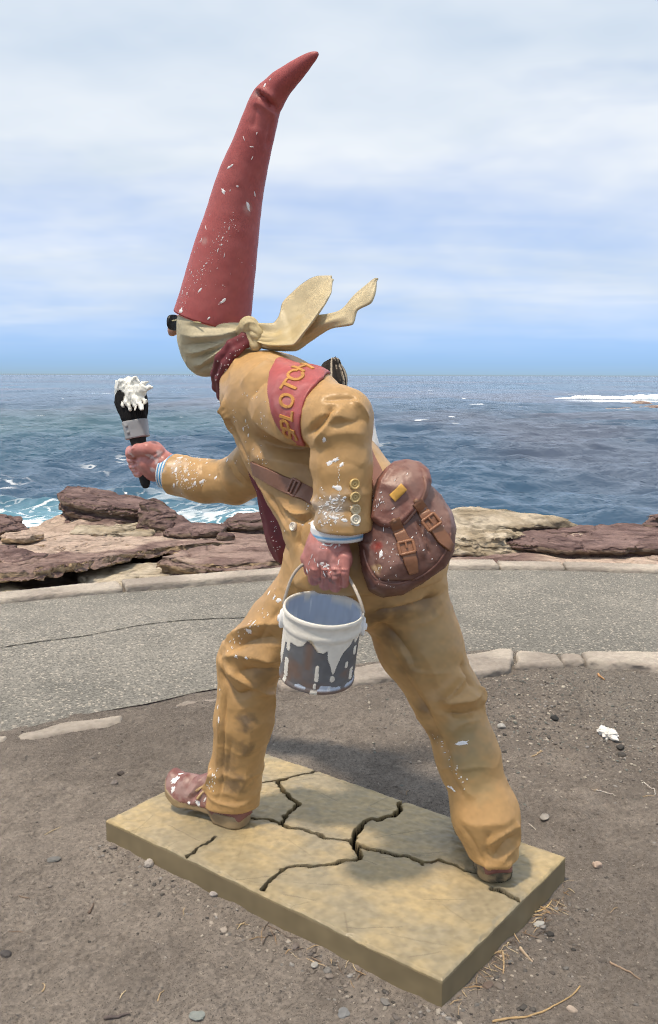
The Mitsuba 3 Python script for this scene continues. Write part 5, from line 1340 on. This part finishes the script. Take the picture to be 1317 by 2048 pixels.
for k_, (sm_, bx, by, ang_) in enumerate(((s1, 813, 1096, 14), (s2, 862, 1046, 36))):
    key = SB + '__strap' + ('' if k_ == 0 else '_001'); add(key, sm_, 'm_leather', tone(sm_.vertices, STR, .25, 25), smooth=True)
    p, n_ = sbg(bx, by); M = frame(n_, UP); c_, s_ = math.cos(math.radians(ang_)), math.sin(math.radians(ang_)); ex, ey = c_ * M[0] + s_ * M[1], -s_ * M[0] + c_ * M[1]
    cor = [(-1, -.8), (1, -.8), (1, .8), (-1, .8), (-1, -.8)]; h_ = 12.5 * 2.85 / F
    bq = trimesh.util.concatenate([tube([p + n_ * .011 + (ex * a0 + ey * a1) * h_, p + n_ * .011 + (ex * b0_ + ey * b1_) * h_], .0042, 8) for (a0, a1), (b0_, b1_) in zip(cor[:-1], cor[1:])] + [tube([p + n_ * .013 - ey * h_ * .1 + ex * 0, p + n_ * .015 + ey * h_ * .8], .0028, 6)])
    add(key + '__buckle', bq, 'm_paint', tone(bq.vertices, (.26, .12, .065), .2, 30)); 
    lp, ln2 = sbg(bx + (-6 if k_ == 0 else -12), by - 28 if k_ == 0 else by - 22)
    add(key + '__rivet', trimesh.creation.icosphere(2, .0075).apply_translation(sbg(*((789, 1042) if k_ == 0 else (833, 1003)))[0]), 'm_paint', (.20, .11, .07))
sfl = Snap(flap); qc = [sfl(x, y)[0] for x, y in ((779, 990), (803, 967), (815, 980), (791, 1004))]; uu = np.linspace(0, 1, 11)
qa, na_ = sfl.drop(np.array([qc[0] + (qc[1] - qc[0]) * t for t in uu])); qb, nb_ = sfl.drop(np.array([qc[3] + (qc[2] - qc[3]) * t for t in uu])); nm_ = (na_ + nb_).mean(0); nm_ /= np.linalg.norm(nm_)
qm = sheet(qa + nm_ * .006, qb + nm_ * .006, .004, .04, 14, 8)
add(SB + '__patch', qm, 'm_paint', tone(qm.vertices, (.56, .32, .07), .3, 45)); tag(SB + '__patch', 'small yellow patch on the flap')
# carrying strap: round the chest, over the far shoulder and down the back
sback = Snap(jacket)
def torso_only(p): return smax(chain(wide(p, tc, 1.28), torso, .03), (p - hemA) @ hem_n, .012)
lo, hi = bounds(torso, .07); st_only = Snap(mesh_sdf(torso_only, lo, hi, .01))
class Two:
    def __call__(s, x, y): return sj(x, y) if x < 622 else st_only(x, y)
b1 = strip_on(Two(), [(508, 936), (535, 950), (565, 966), (600, 981), (640, 1002), (690, 1035), (735, 1062)], 27, .006, .003, 50)
add(SB + '__carrying_strap', b1, 'm_leather', tone(b1.vertices, (.20, .105, .075), .2, 20), smooth=True)
loop = smooth_path([at_s(822, 948, .14), at_s(800, 930, .11), at_s(775, 905, .05), at_s(742, 872, -.01), at_s(690, 812, -.07), at_s(625, 745, -.13), at_s(560, 705, -.18), at_s(505, 745, -.21), at_s(480, 830, -.20), at_s(492, 905, -.10), at_s(507, 935, .0)], 70)
for _ in range(3): loop, ln3 = st_only.drop(loop)
s3 = strip_on(lambda i_, _: (loop[int(round(i_))], ln3[int(round(i_))]), [(0, 0), (69, 0)], 27, .008, .004, 70)
add(SB + '__carrying_strap_001', s3, 'm_leather', tone(s3.vertices, (.20, .085, .055), .2, 20), smooth=True)
p, n_ = sj(591, 975); M = frame(n_, UP); ang_ = -26; c_, s_ = math.cos(math.radians(ang_)), math.sin(math.radians(ang_)); ex, ey = c_ * M[0] + s_ * M[1], -s_ * M[0] + c_ * M[1]
cor = [(-.6, -1), (.6, -1), (.6, 1), (-.6, 1), (-.6, -1)]; h_ = 14 * 2.85 / F
add(SB + '__carrying_strap__buckle', trimesh.util.concatenate([tube([p + n_ * .011 + (ex * a0 + ey * a1) * h_, p + n_ * .011 + (ex * b0_ + ey * b1_) * h_], .0036, 8) for (a0, a1), (b0_, b1_) in zip(cor[:-1], cor[1:])] + [tube([p + n_ * .013 - ey * h_, p + n_ * .013 + ey * h_], .003, 6)]), 'm_paint', (.24, .13, .10))
r = np.random.default_rng(31)
ssp = [(760, 1000, 1.6, 5, 75), (757, 1010, 1.5, 4, 80), (762, 985, 1.8, 2, 20), (763, 1108, 6, 3.0, 80), (767, 1060, 2, 4, 80), (775, 1085, 1.5, 5, 80), (848, 1100, 2, 2, 30), (825, 1075, 2, 2, 50), (870, 1065, 2, 3, 40), (884, 1080, 2, 2, 40), (790, 960, 1.6, 5, 60), (815, 948, 1.6, 4, 65)]
ssp += [(r.normal(x, s_), r.normal(y, s_), r.uniform(.6, 1.5), r.uniform(1, 3), r.uniform(40, 90)) for x, y, s_, c_ in ((760, 1010, 14, 26), (790, 1100, 26, 26), (860, 1040, 22, 30), (770, 1150, 14, 14)) for _ in range(c_)]
ssp = [q for q in ssp if q[0] > 742]
add(SB + '__paint_splash', splat_mesh(sbg, ssp, seed=7), 'm_white', smooth=True); tag(SB + '__paint_splash', 'specks of dried white paint on the satchel', kind='stuff')

# ------------------------------------------------------------------ the person standing on the path behind the statue
PX, PY = XY((676, 6.05))[0]; gz = .035
def Q(dx, dz, dy=0.0): return np.array([PX + dx, PY + dy, gz + dz])
def pmesh(f, lo, hi, h=.012): return mesh_sdf(f, np.asarray(lo), np.asarray(hi), h)
PE = 'person'; tag(PE, 'person with dark fair-streaked hair and white shirt standing almost hidden behind the statue', 'person')
hx = -.045
bodyf = [(Q(hx, 1.30, .02), .06), (Q(hx, 1.40, .01), .052), (Q(hx, 1.47, -.0), .055)]
def skin(p):
    d = chain(p, bodyf, .02); hq = (p - Q(hx, 1.52, .0)) / np.array([.072, .092, .108]); d = smin(d, (np.linalg.norm(hq, axis=1) - 1) * .075, .02)
    d = smin(d, cap(p, Q(hx, 1.515, .092), Q(hx, 1.495, .108), .012, .015), .012)
    d = smin(d, chain(p, [(Q(hx, 1.32, .0), .06), (Q(0, 1.22), .085), (Q(0, .95), .085), (Q(0, .85), .09)], .03), .03)
    for s_ in (-1, 1):
        d = smin(d, chain(p, [(Q(0, .86), .08), (Q(s_ * .08, .76), .08), (Q(s_ * .09, .52), .062)], .02), .02); d = smin(d, cap(p, Q(0, 1.26), Q(s_ * .17, 1.27), .05, .045), .02)
        d = smin(d, cap(p, Q(hx + s_ * .074, 1.53, -.005), Q(hx + s_ * .078, 1.505, 0), .012, .009), .01)
        d = smax(d, -(np.linalg.norm(p - Q(hx + s_ * .03, 1.53, .100), axis=1) - .014), .01)
        arm = [(Q(s_ * .17, 1.27), .05), (Q(s_ * .215, 1.05, -.02), .042), (Q(s_ * .19, .96, .16), .033), (Q(s_ * .12, 1.03, .24), .03)]
        d = smin(d, chain(p, arm, .01), .01)
        for f_ in range(4): d = smin(d, chain(p, [(Q(s_ * (.12 - .0), 1.03 + .02 * f_ - .03, .25), .012), (Q(s_ * .09, 1.04 + .02 * f_ - .03, .29), .010), (Q(s_ * .05, 1.045 + .02 * f_ - .03, .285), .009)], .004), .006)
        d = smin(d, cap(p, Q(s_ * .11, 1.06, .25), Q(s_ * .06, 1.09, .27), .013, .010), .008)
        leg = [(Q(s_ * .09, .52), .062), (Q(s_ * .095, .46, -.01), .058), (Q(s_ * .10, .30, -.02), .058), (Q(s_ * .10, .09), .036)]
        d = smin(d, chain(p, leg, .01), .01)
    return smax(d, -(p[:, 2] - gz - .06), .01)
pm_ = pmesh(skin, Q(-.35, -.02, -.2), Q(.35, 1.68, .38), .011); add(PE + '__body', pm_, 'm_plain', tone(pm_.vertices, (.46, .27, .19), .06, 14))
def shirt(p):
    q = p.copy(); q[:, 1] = (q[:, 1] - PY) * 1.55 + PY
    d = chain(q, [(Q(0, .80), .185), (Q(0, 1.0), .165), (Q(0, 1.18), .175), (Q(0, 1.27), .14)], .05)
    for s_ in (-1, 1): d = smin(d, chain(p, [(Q(s_ * .11, 1.305), .060), (Q(s_ * .175, 1.27), .062), (Q(s_ * .215, 1.10), .062)], .02), .05)
    d = smin(d, cap(p, Q(-.10, 1.33), Q(.10, 1.33), .05, .05), .05)
    return smax(d, -(p[:, 2] - gz - .74), .01) + .006 * 2 * fb(p, 8, 3, 3)
sm_ = pmesh(shirt, Q(-.36, .65, -.22), Q(.36, 1.45, .25)); add(PE + '__shirt', sm_, 'm_cloth', tone(sm_.vertices, (.72, .72, .72), .05, 8))
def shorts(p):
    d = cap(p, Q(-.06, .80), Q(.06, .80), .135, .135)
    for s_ in (-1, 1): d = smin(d, cap(p, Q(s_ * .08, .78), Q(s_ * .10, .48), .105, .10), .03)
    return smax(d, -(p[:, 2] - gz - .47), .01)
sh_ = pmesh(shorts, Q(-.3, .4, -.22), Q(.3, 1.0, .22)); add(PE + '__shorts', sh_, 'm_cloth', tone(sh_.vertices, (.05, .06, .08), .1, 8))
def hair(p):
    q = p - Q(hx, 1.535, -.012); a_ = np.arctan2(q[:, 0], -q[:, 1])
    st_ = meshkit.noise(np.stack([a_ * 9, q[:, 2] * 3, 0 * a_], 1), 4) - .5
    d = (np.linalg.norm(q / np.array([.098, .108, .120]), axis=1) - 1) * .10 + st_ * .020
    d = smin(d, cap(p, Q(hx, 1.62, -.02), Q(hx + .02, 1.655, -.04), .05, .03) + st_ * .02, .03)
    d = smin(d, cap(p, Q(hx - .0, 1.50, -.07), Q(hx + .02, 1.36, -.10), .085, .055) + st_ * .02, .03)
    face_ = (np.linalg.norm((p - Q(hx, 1.49, .13)) / np.array([.075, .07, .11]), axis=1) - 1) * .07
    return smax(d, -face_, .01) * .8
ha = pmesh(hair, Q(-.22, 1.25, -.22), Q(.17, 1.75, .2), .008); hv_ = np.array(ha.vertices); q = hv_ - Q(hx, 1.535, 0)
st_ = meshkit.noise(np.stack([np.arctan2(q[:, 0], -q[:, 1]) * 14, q[:, 2] * 4, 0 * q[:, 0]], 1), 9)
add(PE + '__hair', ha, 'm_plain', np.where(((st_ > .60) & (q[:, 0] > -.01))[:, None], (.42, .36, .28), tone(hv_, (.022, .018, .016), .3, 20)))
for s_ in (-1, 1):
    f_ = lambda p: smax(cap(p, Q(s_ * .10, .045, -.03), Q(s_ * .115, .035, .17), .05, .042), -(p[:, 2] - gz), .01)
    fm = pmesh(f_, Q(-.25, -.05, -.15), Q(.25, .16, .3)); add(num(PE + '__shoe'), fm, 'm_cloth', tone(fm.vertices, (.25, .25, .26), .1, 10))
# ------------------------------------------------------------------ stones, twigs and litter on the soil
def gz_(x, y): return float(ground_z(np.array([x]), np.array([y]))[0])
def on(px, py, up=0.0):
    z = 0.0
    for _ in range(4): p = at_z(px, py, z); z = gz_(p[0], p[1])
    return np.r_[p[:2], z + up]


def pebble(px, py, rp, label, col, seed, fl=.55, st=1.3, cat='stone', name='stone'):
    p = on(px, py); r_ = rp * ((p - CAM) @ FW) / F; m = trimesh.creation.icosphere(3, 1.0); v = np.array(m.vertices)
    v = v * (1 + .9 * fb(v + seed * 3.1, 1.1, 3, seed))[:, None]; a = np.random.default_rng(seed).uniform(0, 6); v = v * np.array([st, 1, fl])
    v = v @ np.array([[math.cos(a), math.sin(a), 0], [-math.sin(a), math.cos(a), 0], [0, 0, 1]]).T * r_ + p + [0, 0, r_ * fl * .55]
    m = trimesh.Trimesh(v, m.faces, process=False); k = num(name); add(k, m, 'm_plain', tone(v, col, .3, 60, seed)); tag(k, label, cat)


def twig(pts, rp, label, col, seed, cat='twig', name='twig', kinks=.4):
    P = np.array([on(*q) for q in smooth_path(pts, 26)]); r_ = .68 * rp * ((P[0] - CAM) @ FW) / F
    P[:, :2] += r_ * kinks * 3 * np.stack([fb(P * np.array([1, 1, 0]), 40, 2, seed), fb(P * np.array([1, 1, 0]), 40, 2, seed + 1)], 1)
    zz = P[:, 2]; P[:, 2] = np.linspace(zz[0], zz[-1], 26) * .6 + .4 * zz + r_ * .8; zz = ground_z(P[:, 0], P[:, 1]); P[:, 2] = np.maximum(P[:, 2], zz + r_ * .9)
    rad = r_ * (np.linspace(1.15, .5, 26) + .35 * (np.random.default_rng(seed).random(26) - .4)); rad[0] *= .7
    m = tube(P, rad, 8); k = num(name); add(k, m, 'm_plain', tone(m.vertices, col, .3, 50, seed)); tag(k, label, cat)


STRAW, WOOD, GREY_ = (.42, .31, .19), (.33, .22, .12), (.27, .26, .25)
pebble(299, 1730, 9, 'pale grey stone resting against the left long side of the slab', (.36, .33, .30), 1, .9, 1.0)
pebble(395, 1757, 11, 'brown crumbly clod against the left long side of the slab', (.15, .12, .11), 2, .7, 1.2)
pebble(428, 1790, 8, 'small grey stone just right of the brown clod beside the slab', (.28, .26, .25), 3, .6, 1.2)
pebble(107, 1721, 8, 'small flat dark pebble in the soil left of the slab corner', (.16, .16, .155), 4, .45, 1.7)
pebble(687, 2028, 12, 'flat slate-grey chip at the bottom edge of the photo', (.17, .175, .18), 5, .3, 1.2)
pebble(394, 2033, 12, 'flat greenish grey chip at the bottom, left of the slate chip', (.20, .22, .21), 6, .3, 1.4)
pebble(12, 1911, 9, 'dark stone at the left edge of the photo', (.07, .065, .065), 7, .5, 1.5)
pebble(1195, 1733, 8.5, 'round pinkish pebble right of the slab', (.40, .31, .25), 8, .8, 1.0)
pebble(1090, 1638, 9, 'flat grey pebble behind the slab near its right corner', (.28, .26, .235), 9, .4, 1.5)
pebble(1079, 1850, 8, 'pale flat pebble in the straw beside the slab end', (.36, .36, .34), 10, .4, 1.5)
pebble(1145, 2021, 8, 'beige pebble under the long curved stick', (.36, .30, .25), 11, .5, 1.4)
pebble(1110, 1439, 8, 'black stone on the gravel near the kerb', (.03, .03, .03), 12, .6, 1.3)
pebble(1241, 1497, 8, 'dark stone just right below the white litter', (.05, .048, .045), 13, .6, 1.4)
pebble(1245, 1510, 8, 'dark stone lower of the pair below the white litter', (.06, .055, .05), 14, .5, 1.3)
pebble(930, 1363, 6, 'black stone at the foot of the near kerb stones', (.03, .03, .03), 15, .7, 1.2)
pebble(242, 1548, 6, 'small dark clod on the soil left of the boot', (.07, .06, .055), 16, .8, 1.1)
pebble(228, 1568, 6, 'small grey clod on the soil below the dark clod', (.17, .15, .14), 17, .6, 1.2)
pebble(1003, 1455, 7, 'pale grey stone behind the rear trouser leg', (.34, .33, .31), 18, .6, 1.2)
pebble(975, 1973, 8, 'dark brown flat stone below the slab end', (.13, .10, .085), 19, .4, 1.6)
pebble(592, 1895, 7, 'brown stone close to the long side of the slab, near its middle', (.15, .13, .12), 20, .6, 1.3)
pebble(630, 1932, 7, 'small pale stone below the middle of the long slab side', (.33, .32, .30), 22, .5, 1.2)
twig([(985, 2046), (1020, 2040), (1052, 2036), (1085, 2026), (1112, 2012), (1142, 1995), (1162, 1974)], 3.3, 'long curved bare stick at the bottom right of the soil', (.40, .28, .15), 1)
twig([(1220, 1927), (1242, 1938), (1262, 1949), (1281, 1961)], 3, 'short brown twig above the long curved stick at right', (.30, .22, .16), 2)
twig([(1040, 1897), (1052, 1912), (1066, 1927)], 4.2, 'straight pale splinter of wood by the slab end', (.42, .33, .24), 3, kinks=.05)
twig([(209, 2040), (232, 2035), (260, 2030)], 5.0, 'short thick dark stick at the bottom left', (.11, .09, .085), 4, kinks=.1)
twig([(316, 2004), (320, 1990), (328, 1983)], 2.2, 'small bent straw-coloured twig at bottom left above the dark stick', STRAW, 5)
twig([(176, 1830), (184, 1818), (187, 1808)], 3, 'short dark brown twig on the soil left of the slab', (.13, .095, .075), 6)
twig([(83, 1985), (90, 1975), (84, 1968)], 2, 'thin straw bit at the left bottom of the soil', STRAW, 7)
twig([(1062, 1827), (1085, 1822), (1104, 1803)], 2.6, 'curved yellow stalk lying by the slab end', (.50, .36, .18), 8)
twig([(1064, 1514), (1075, 1510), (1085, 1504)], 1.8, 'little straw twig right of the rear leg', STRAW, 9)
twig([(1058, 1648), (1066, 1655), (1072, 1661)], 1.5, 'thin pale splinter near the right corner of the slab', (.5, .45, .4), 10, kinks=.05)
twig([(1185, 1581), (1208, 1585), (1232, 1594)], 1.7, 'thin whitish twig on the soil at right', (.50, .46, .42), 11)
twig([(1284, 1562), (1296, 1572), (1310, 1580), (1311, 1592)], 1.6, 'pale crooked twig at the right edge of the photo', (.5, .46, .42), 12)
twig([(1196, 1350), (1203, 1356), (1210, 1362)], 3, 'orange brown dry leaf stalk below the near kerb', (.42, .24, .12), 13)
twig([(1006, 1905), (1008, 1925), (1007, 1950)], 3.0, 'upright-lying straw stalk below the slab end', STRAW, 14)
twig([(973, 1912), (990, 1908), (1003, 1906)], 3.0, 'brown twig crossing the straw stalk below the slab end', WOOD, 15)
twig([(1040, 1815), (1046, 1840), (1012, 1860)], 2.2, 'thin yellow stalk leaning at the slab end wall', (.48, .36, .2), 16)
# crumpled white litter
c = on(1216, 1471); m = trimesh.creation.icosphere(4, 1.0); v = np.array(m.vertices); nz_ = meshkit.fbm(v * 1.7, 4, 5)
v = v * (.55 + .9 * np.abs(nz_ - .5) * 4 * .6 + .25 * meshkit.noise(v * 6, 3))[:, None]; sc2 = ((c - CAM) @ FW) / F
v = v @ np.array([[.85, -.5, 0], [.5, .85, 0], [0, 0, 1]]) * np.array([19, 26, 10]) * sc2 + c + [0, 0, 7 * sc2]
lit = trimesh.Trimesh(v, m.faces, process=False); add('crumpled_paper', lit, 'm_plain', tone(v, (.66, .65, .62), .2, 40)); tag('crumpled_paper', 'crumpled white paper litter on the soil at right', 'litter')
r = np.random.default_rng(77)
# grit and gravel: too many to count
ico = trimesh.creation.icosphere(0, 1.0); ico1 = trimesh.creation.icosphere(1, 1.0)


def scatter(n_, fn, base, cols, seed):
    r = np.random.default_rng(seed); V, Fc, C = [], [], []
    bv_, bf = np.array(base.vertices), np.array(base.faces)
    q = fn(r, n_); x, y, s = q
    z = ground_z(x, y); u = (x - SC[0]) * D[0] + (y - SC[1]) * D[1]; w = (x - SC[0]) * L[0] + (y - SC[1]) * L[1]
    ok = (np.maximum(np.abs(u) - .675, np.abs(w) - .382) > 0) & (y < near_y(np.clip(x, -15, 24)) + .1)
    for k in np.nonzero(ok)[0]:
        a = r.uniform(0, 6.28); ca, sa = math.cos(a), math.sin(a)
        v = bv_ * (1 + .35 * r.uniform(-1, 1, (len(bv_), 1))) * np.array([1.35, 1, .6]) * s[k]
        v = np.stack([v[:, 0] * ca - v[:, 1] * sa, v[:, 0] * sa + v[:, 1] * ca, v[:, 2]], 1) + [x[k], y[k], z[k] + .1 * s[k]]
        V.append(v); Fc.append(bf + len(bv_) * len(Fc)); C.append(np.tile(np.array(cols[r.integers(len(cols))]) * r.uniform(.6, 1.25), (len(bv_), 1)))
    return trimesh.Trimesh(np.vstack(V), np.vstack(Fc), process=False), np.vstack(C)


GC = [(.20, .175, .155), (.26, .23, .20), (.14, .125, .115), (.31, .28, .245), (.21, .20, .19), (.08, .075, .07)]
g1, c1 = scatter(11000, lambda r, n: (r.uniform(-1.7, 2.2, n), 1.95 + 2.7 * r.random(n) ** 1.1, .0013 + r.exponential(.0008, n)), ico, GC, 1)
g2, c2 = scatter(6500, lambda r, n: (np.clip(r.normal(1.15, .45, n), .2, 2.3), np.clip(r.normal(4.15, .45, n), 2.9, 5.0), .0022 + r.exponential(.0013, n)), ico, GC + [(.36, .33, .28), (.13, .14, .13)], 2)
def by_slab(r, n):
    t = r.random(n); e = np.where(r.random(n) < .55, 0, 1); o = .39 + np.abs(r.normal(0, .07, n)); uu = np.where(e == 0, r.uniform(-.72, .68, n), -.68 - np.abs(r.normal(0, .07, n))); ww = np.where(e == 0, o, r.uniform(-.3, .42, n))
    return SC[0] + uu * D[0] + ww * L[0], SC[1] + uu * D[1] + ww * L[1], .0022 + r.exponential(.0017, n)
g3, c3 = scatter(520, by_slab, ico1, GC, 3)
add('gravel', trimesh.util.concatenate([g1, g2, g3]), 'm_plain', np.vstack([c1, c2, c3])); tag('gravel', 'fine dark grit and small stones scattered over the soil', 'gravel', kind='stuff')
V, C = [], []
for k in range(0, 330, 2) :   # dry straw and bark caught along the end of the slab
    if k < 230:
        t = r.uniform(-.05, 1); p = at_z(905 + 215 * t + r.normal(0, 8) + 14, 1978 - 205 * t + r.normal(14, 12))
    elif k < 280:
        p = at_z(r.uniform(480, 700), 0 + 1); t = r.uniform(0, 1); p = at_z(480 + 250 * t + r.normal(0, 10), 1835 + 118 * t + r.normal(14, 10))
    else:
        p = at_z(r.uniform(0, 1317), r.uniform(1500, 2040))
    uw_ = np.array([(p[:2] - SC) @ D[:2], (p[:2] - SC) @ L[:2]])
    if max(abs(uw_[0]) - .675, abs(uw_[1]) - .38) < 0: continue
    a = r.uniform(0, 3.14); l_ = r.uniform(.008, .035); z = gz_(p[0], p[1]) + .003; d_ = np.array([math.cos(a), math.sin(a), r.normal(0, .15)]) * l_; b_ = np.array([-d_[1], d_[0], r.normal(0, .3) * l_]) * .35
    m = tube([np.r_[p[:2], z] - d_, np.r_[p[:2], z + .002] + b_ * .4, np.r_[p[:2], z] + d_], np.array([.6, 1, .4]) * r.uniform(.0006, .0017), 5)
    V.append(m); C.append(np.tile(np.array([STRAW, WOOD, (.20, .14, .10), (.5, .4, .26), (.11, .085, .07)][r.integers(5)]) * r.uniform(.7, 1.2), (len(m.vertices), 1)))
add('straw', trimesh.util.concatenate(V), 'm_plain', np.vstack(C)); tag('straw', 'dry straw and bark bits along the end of the slab', 'straw', kind='stuff')
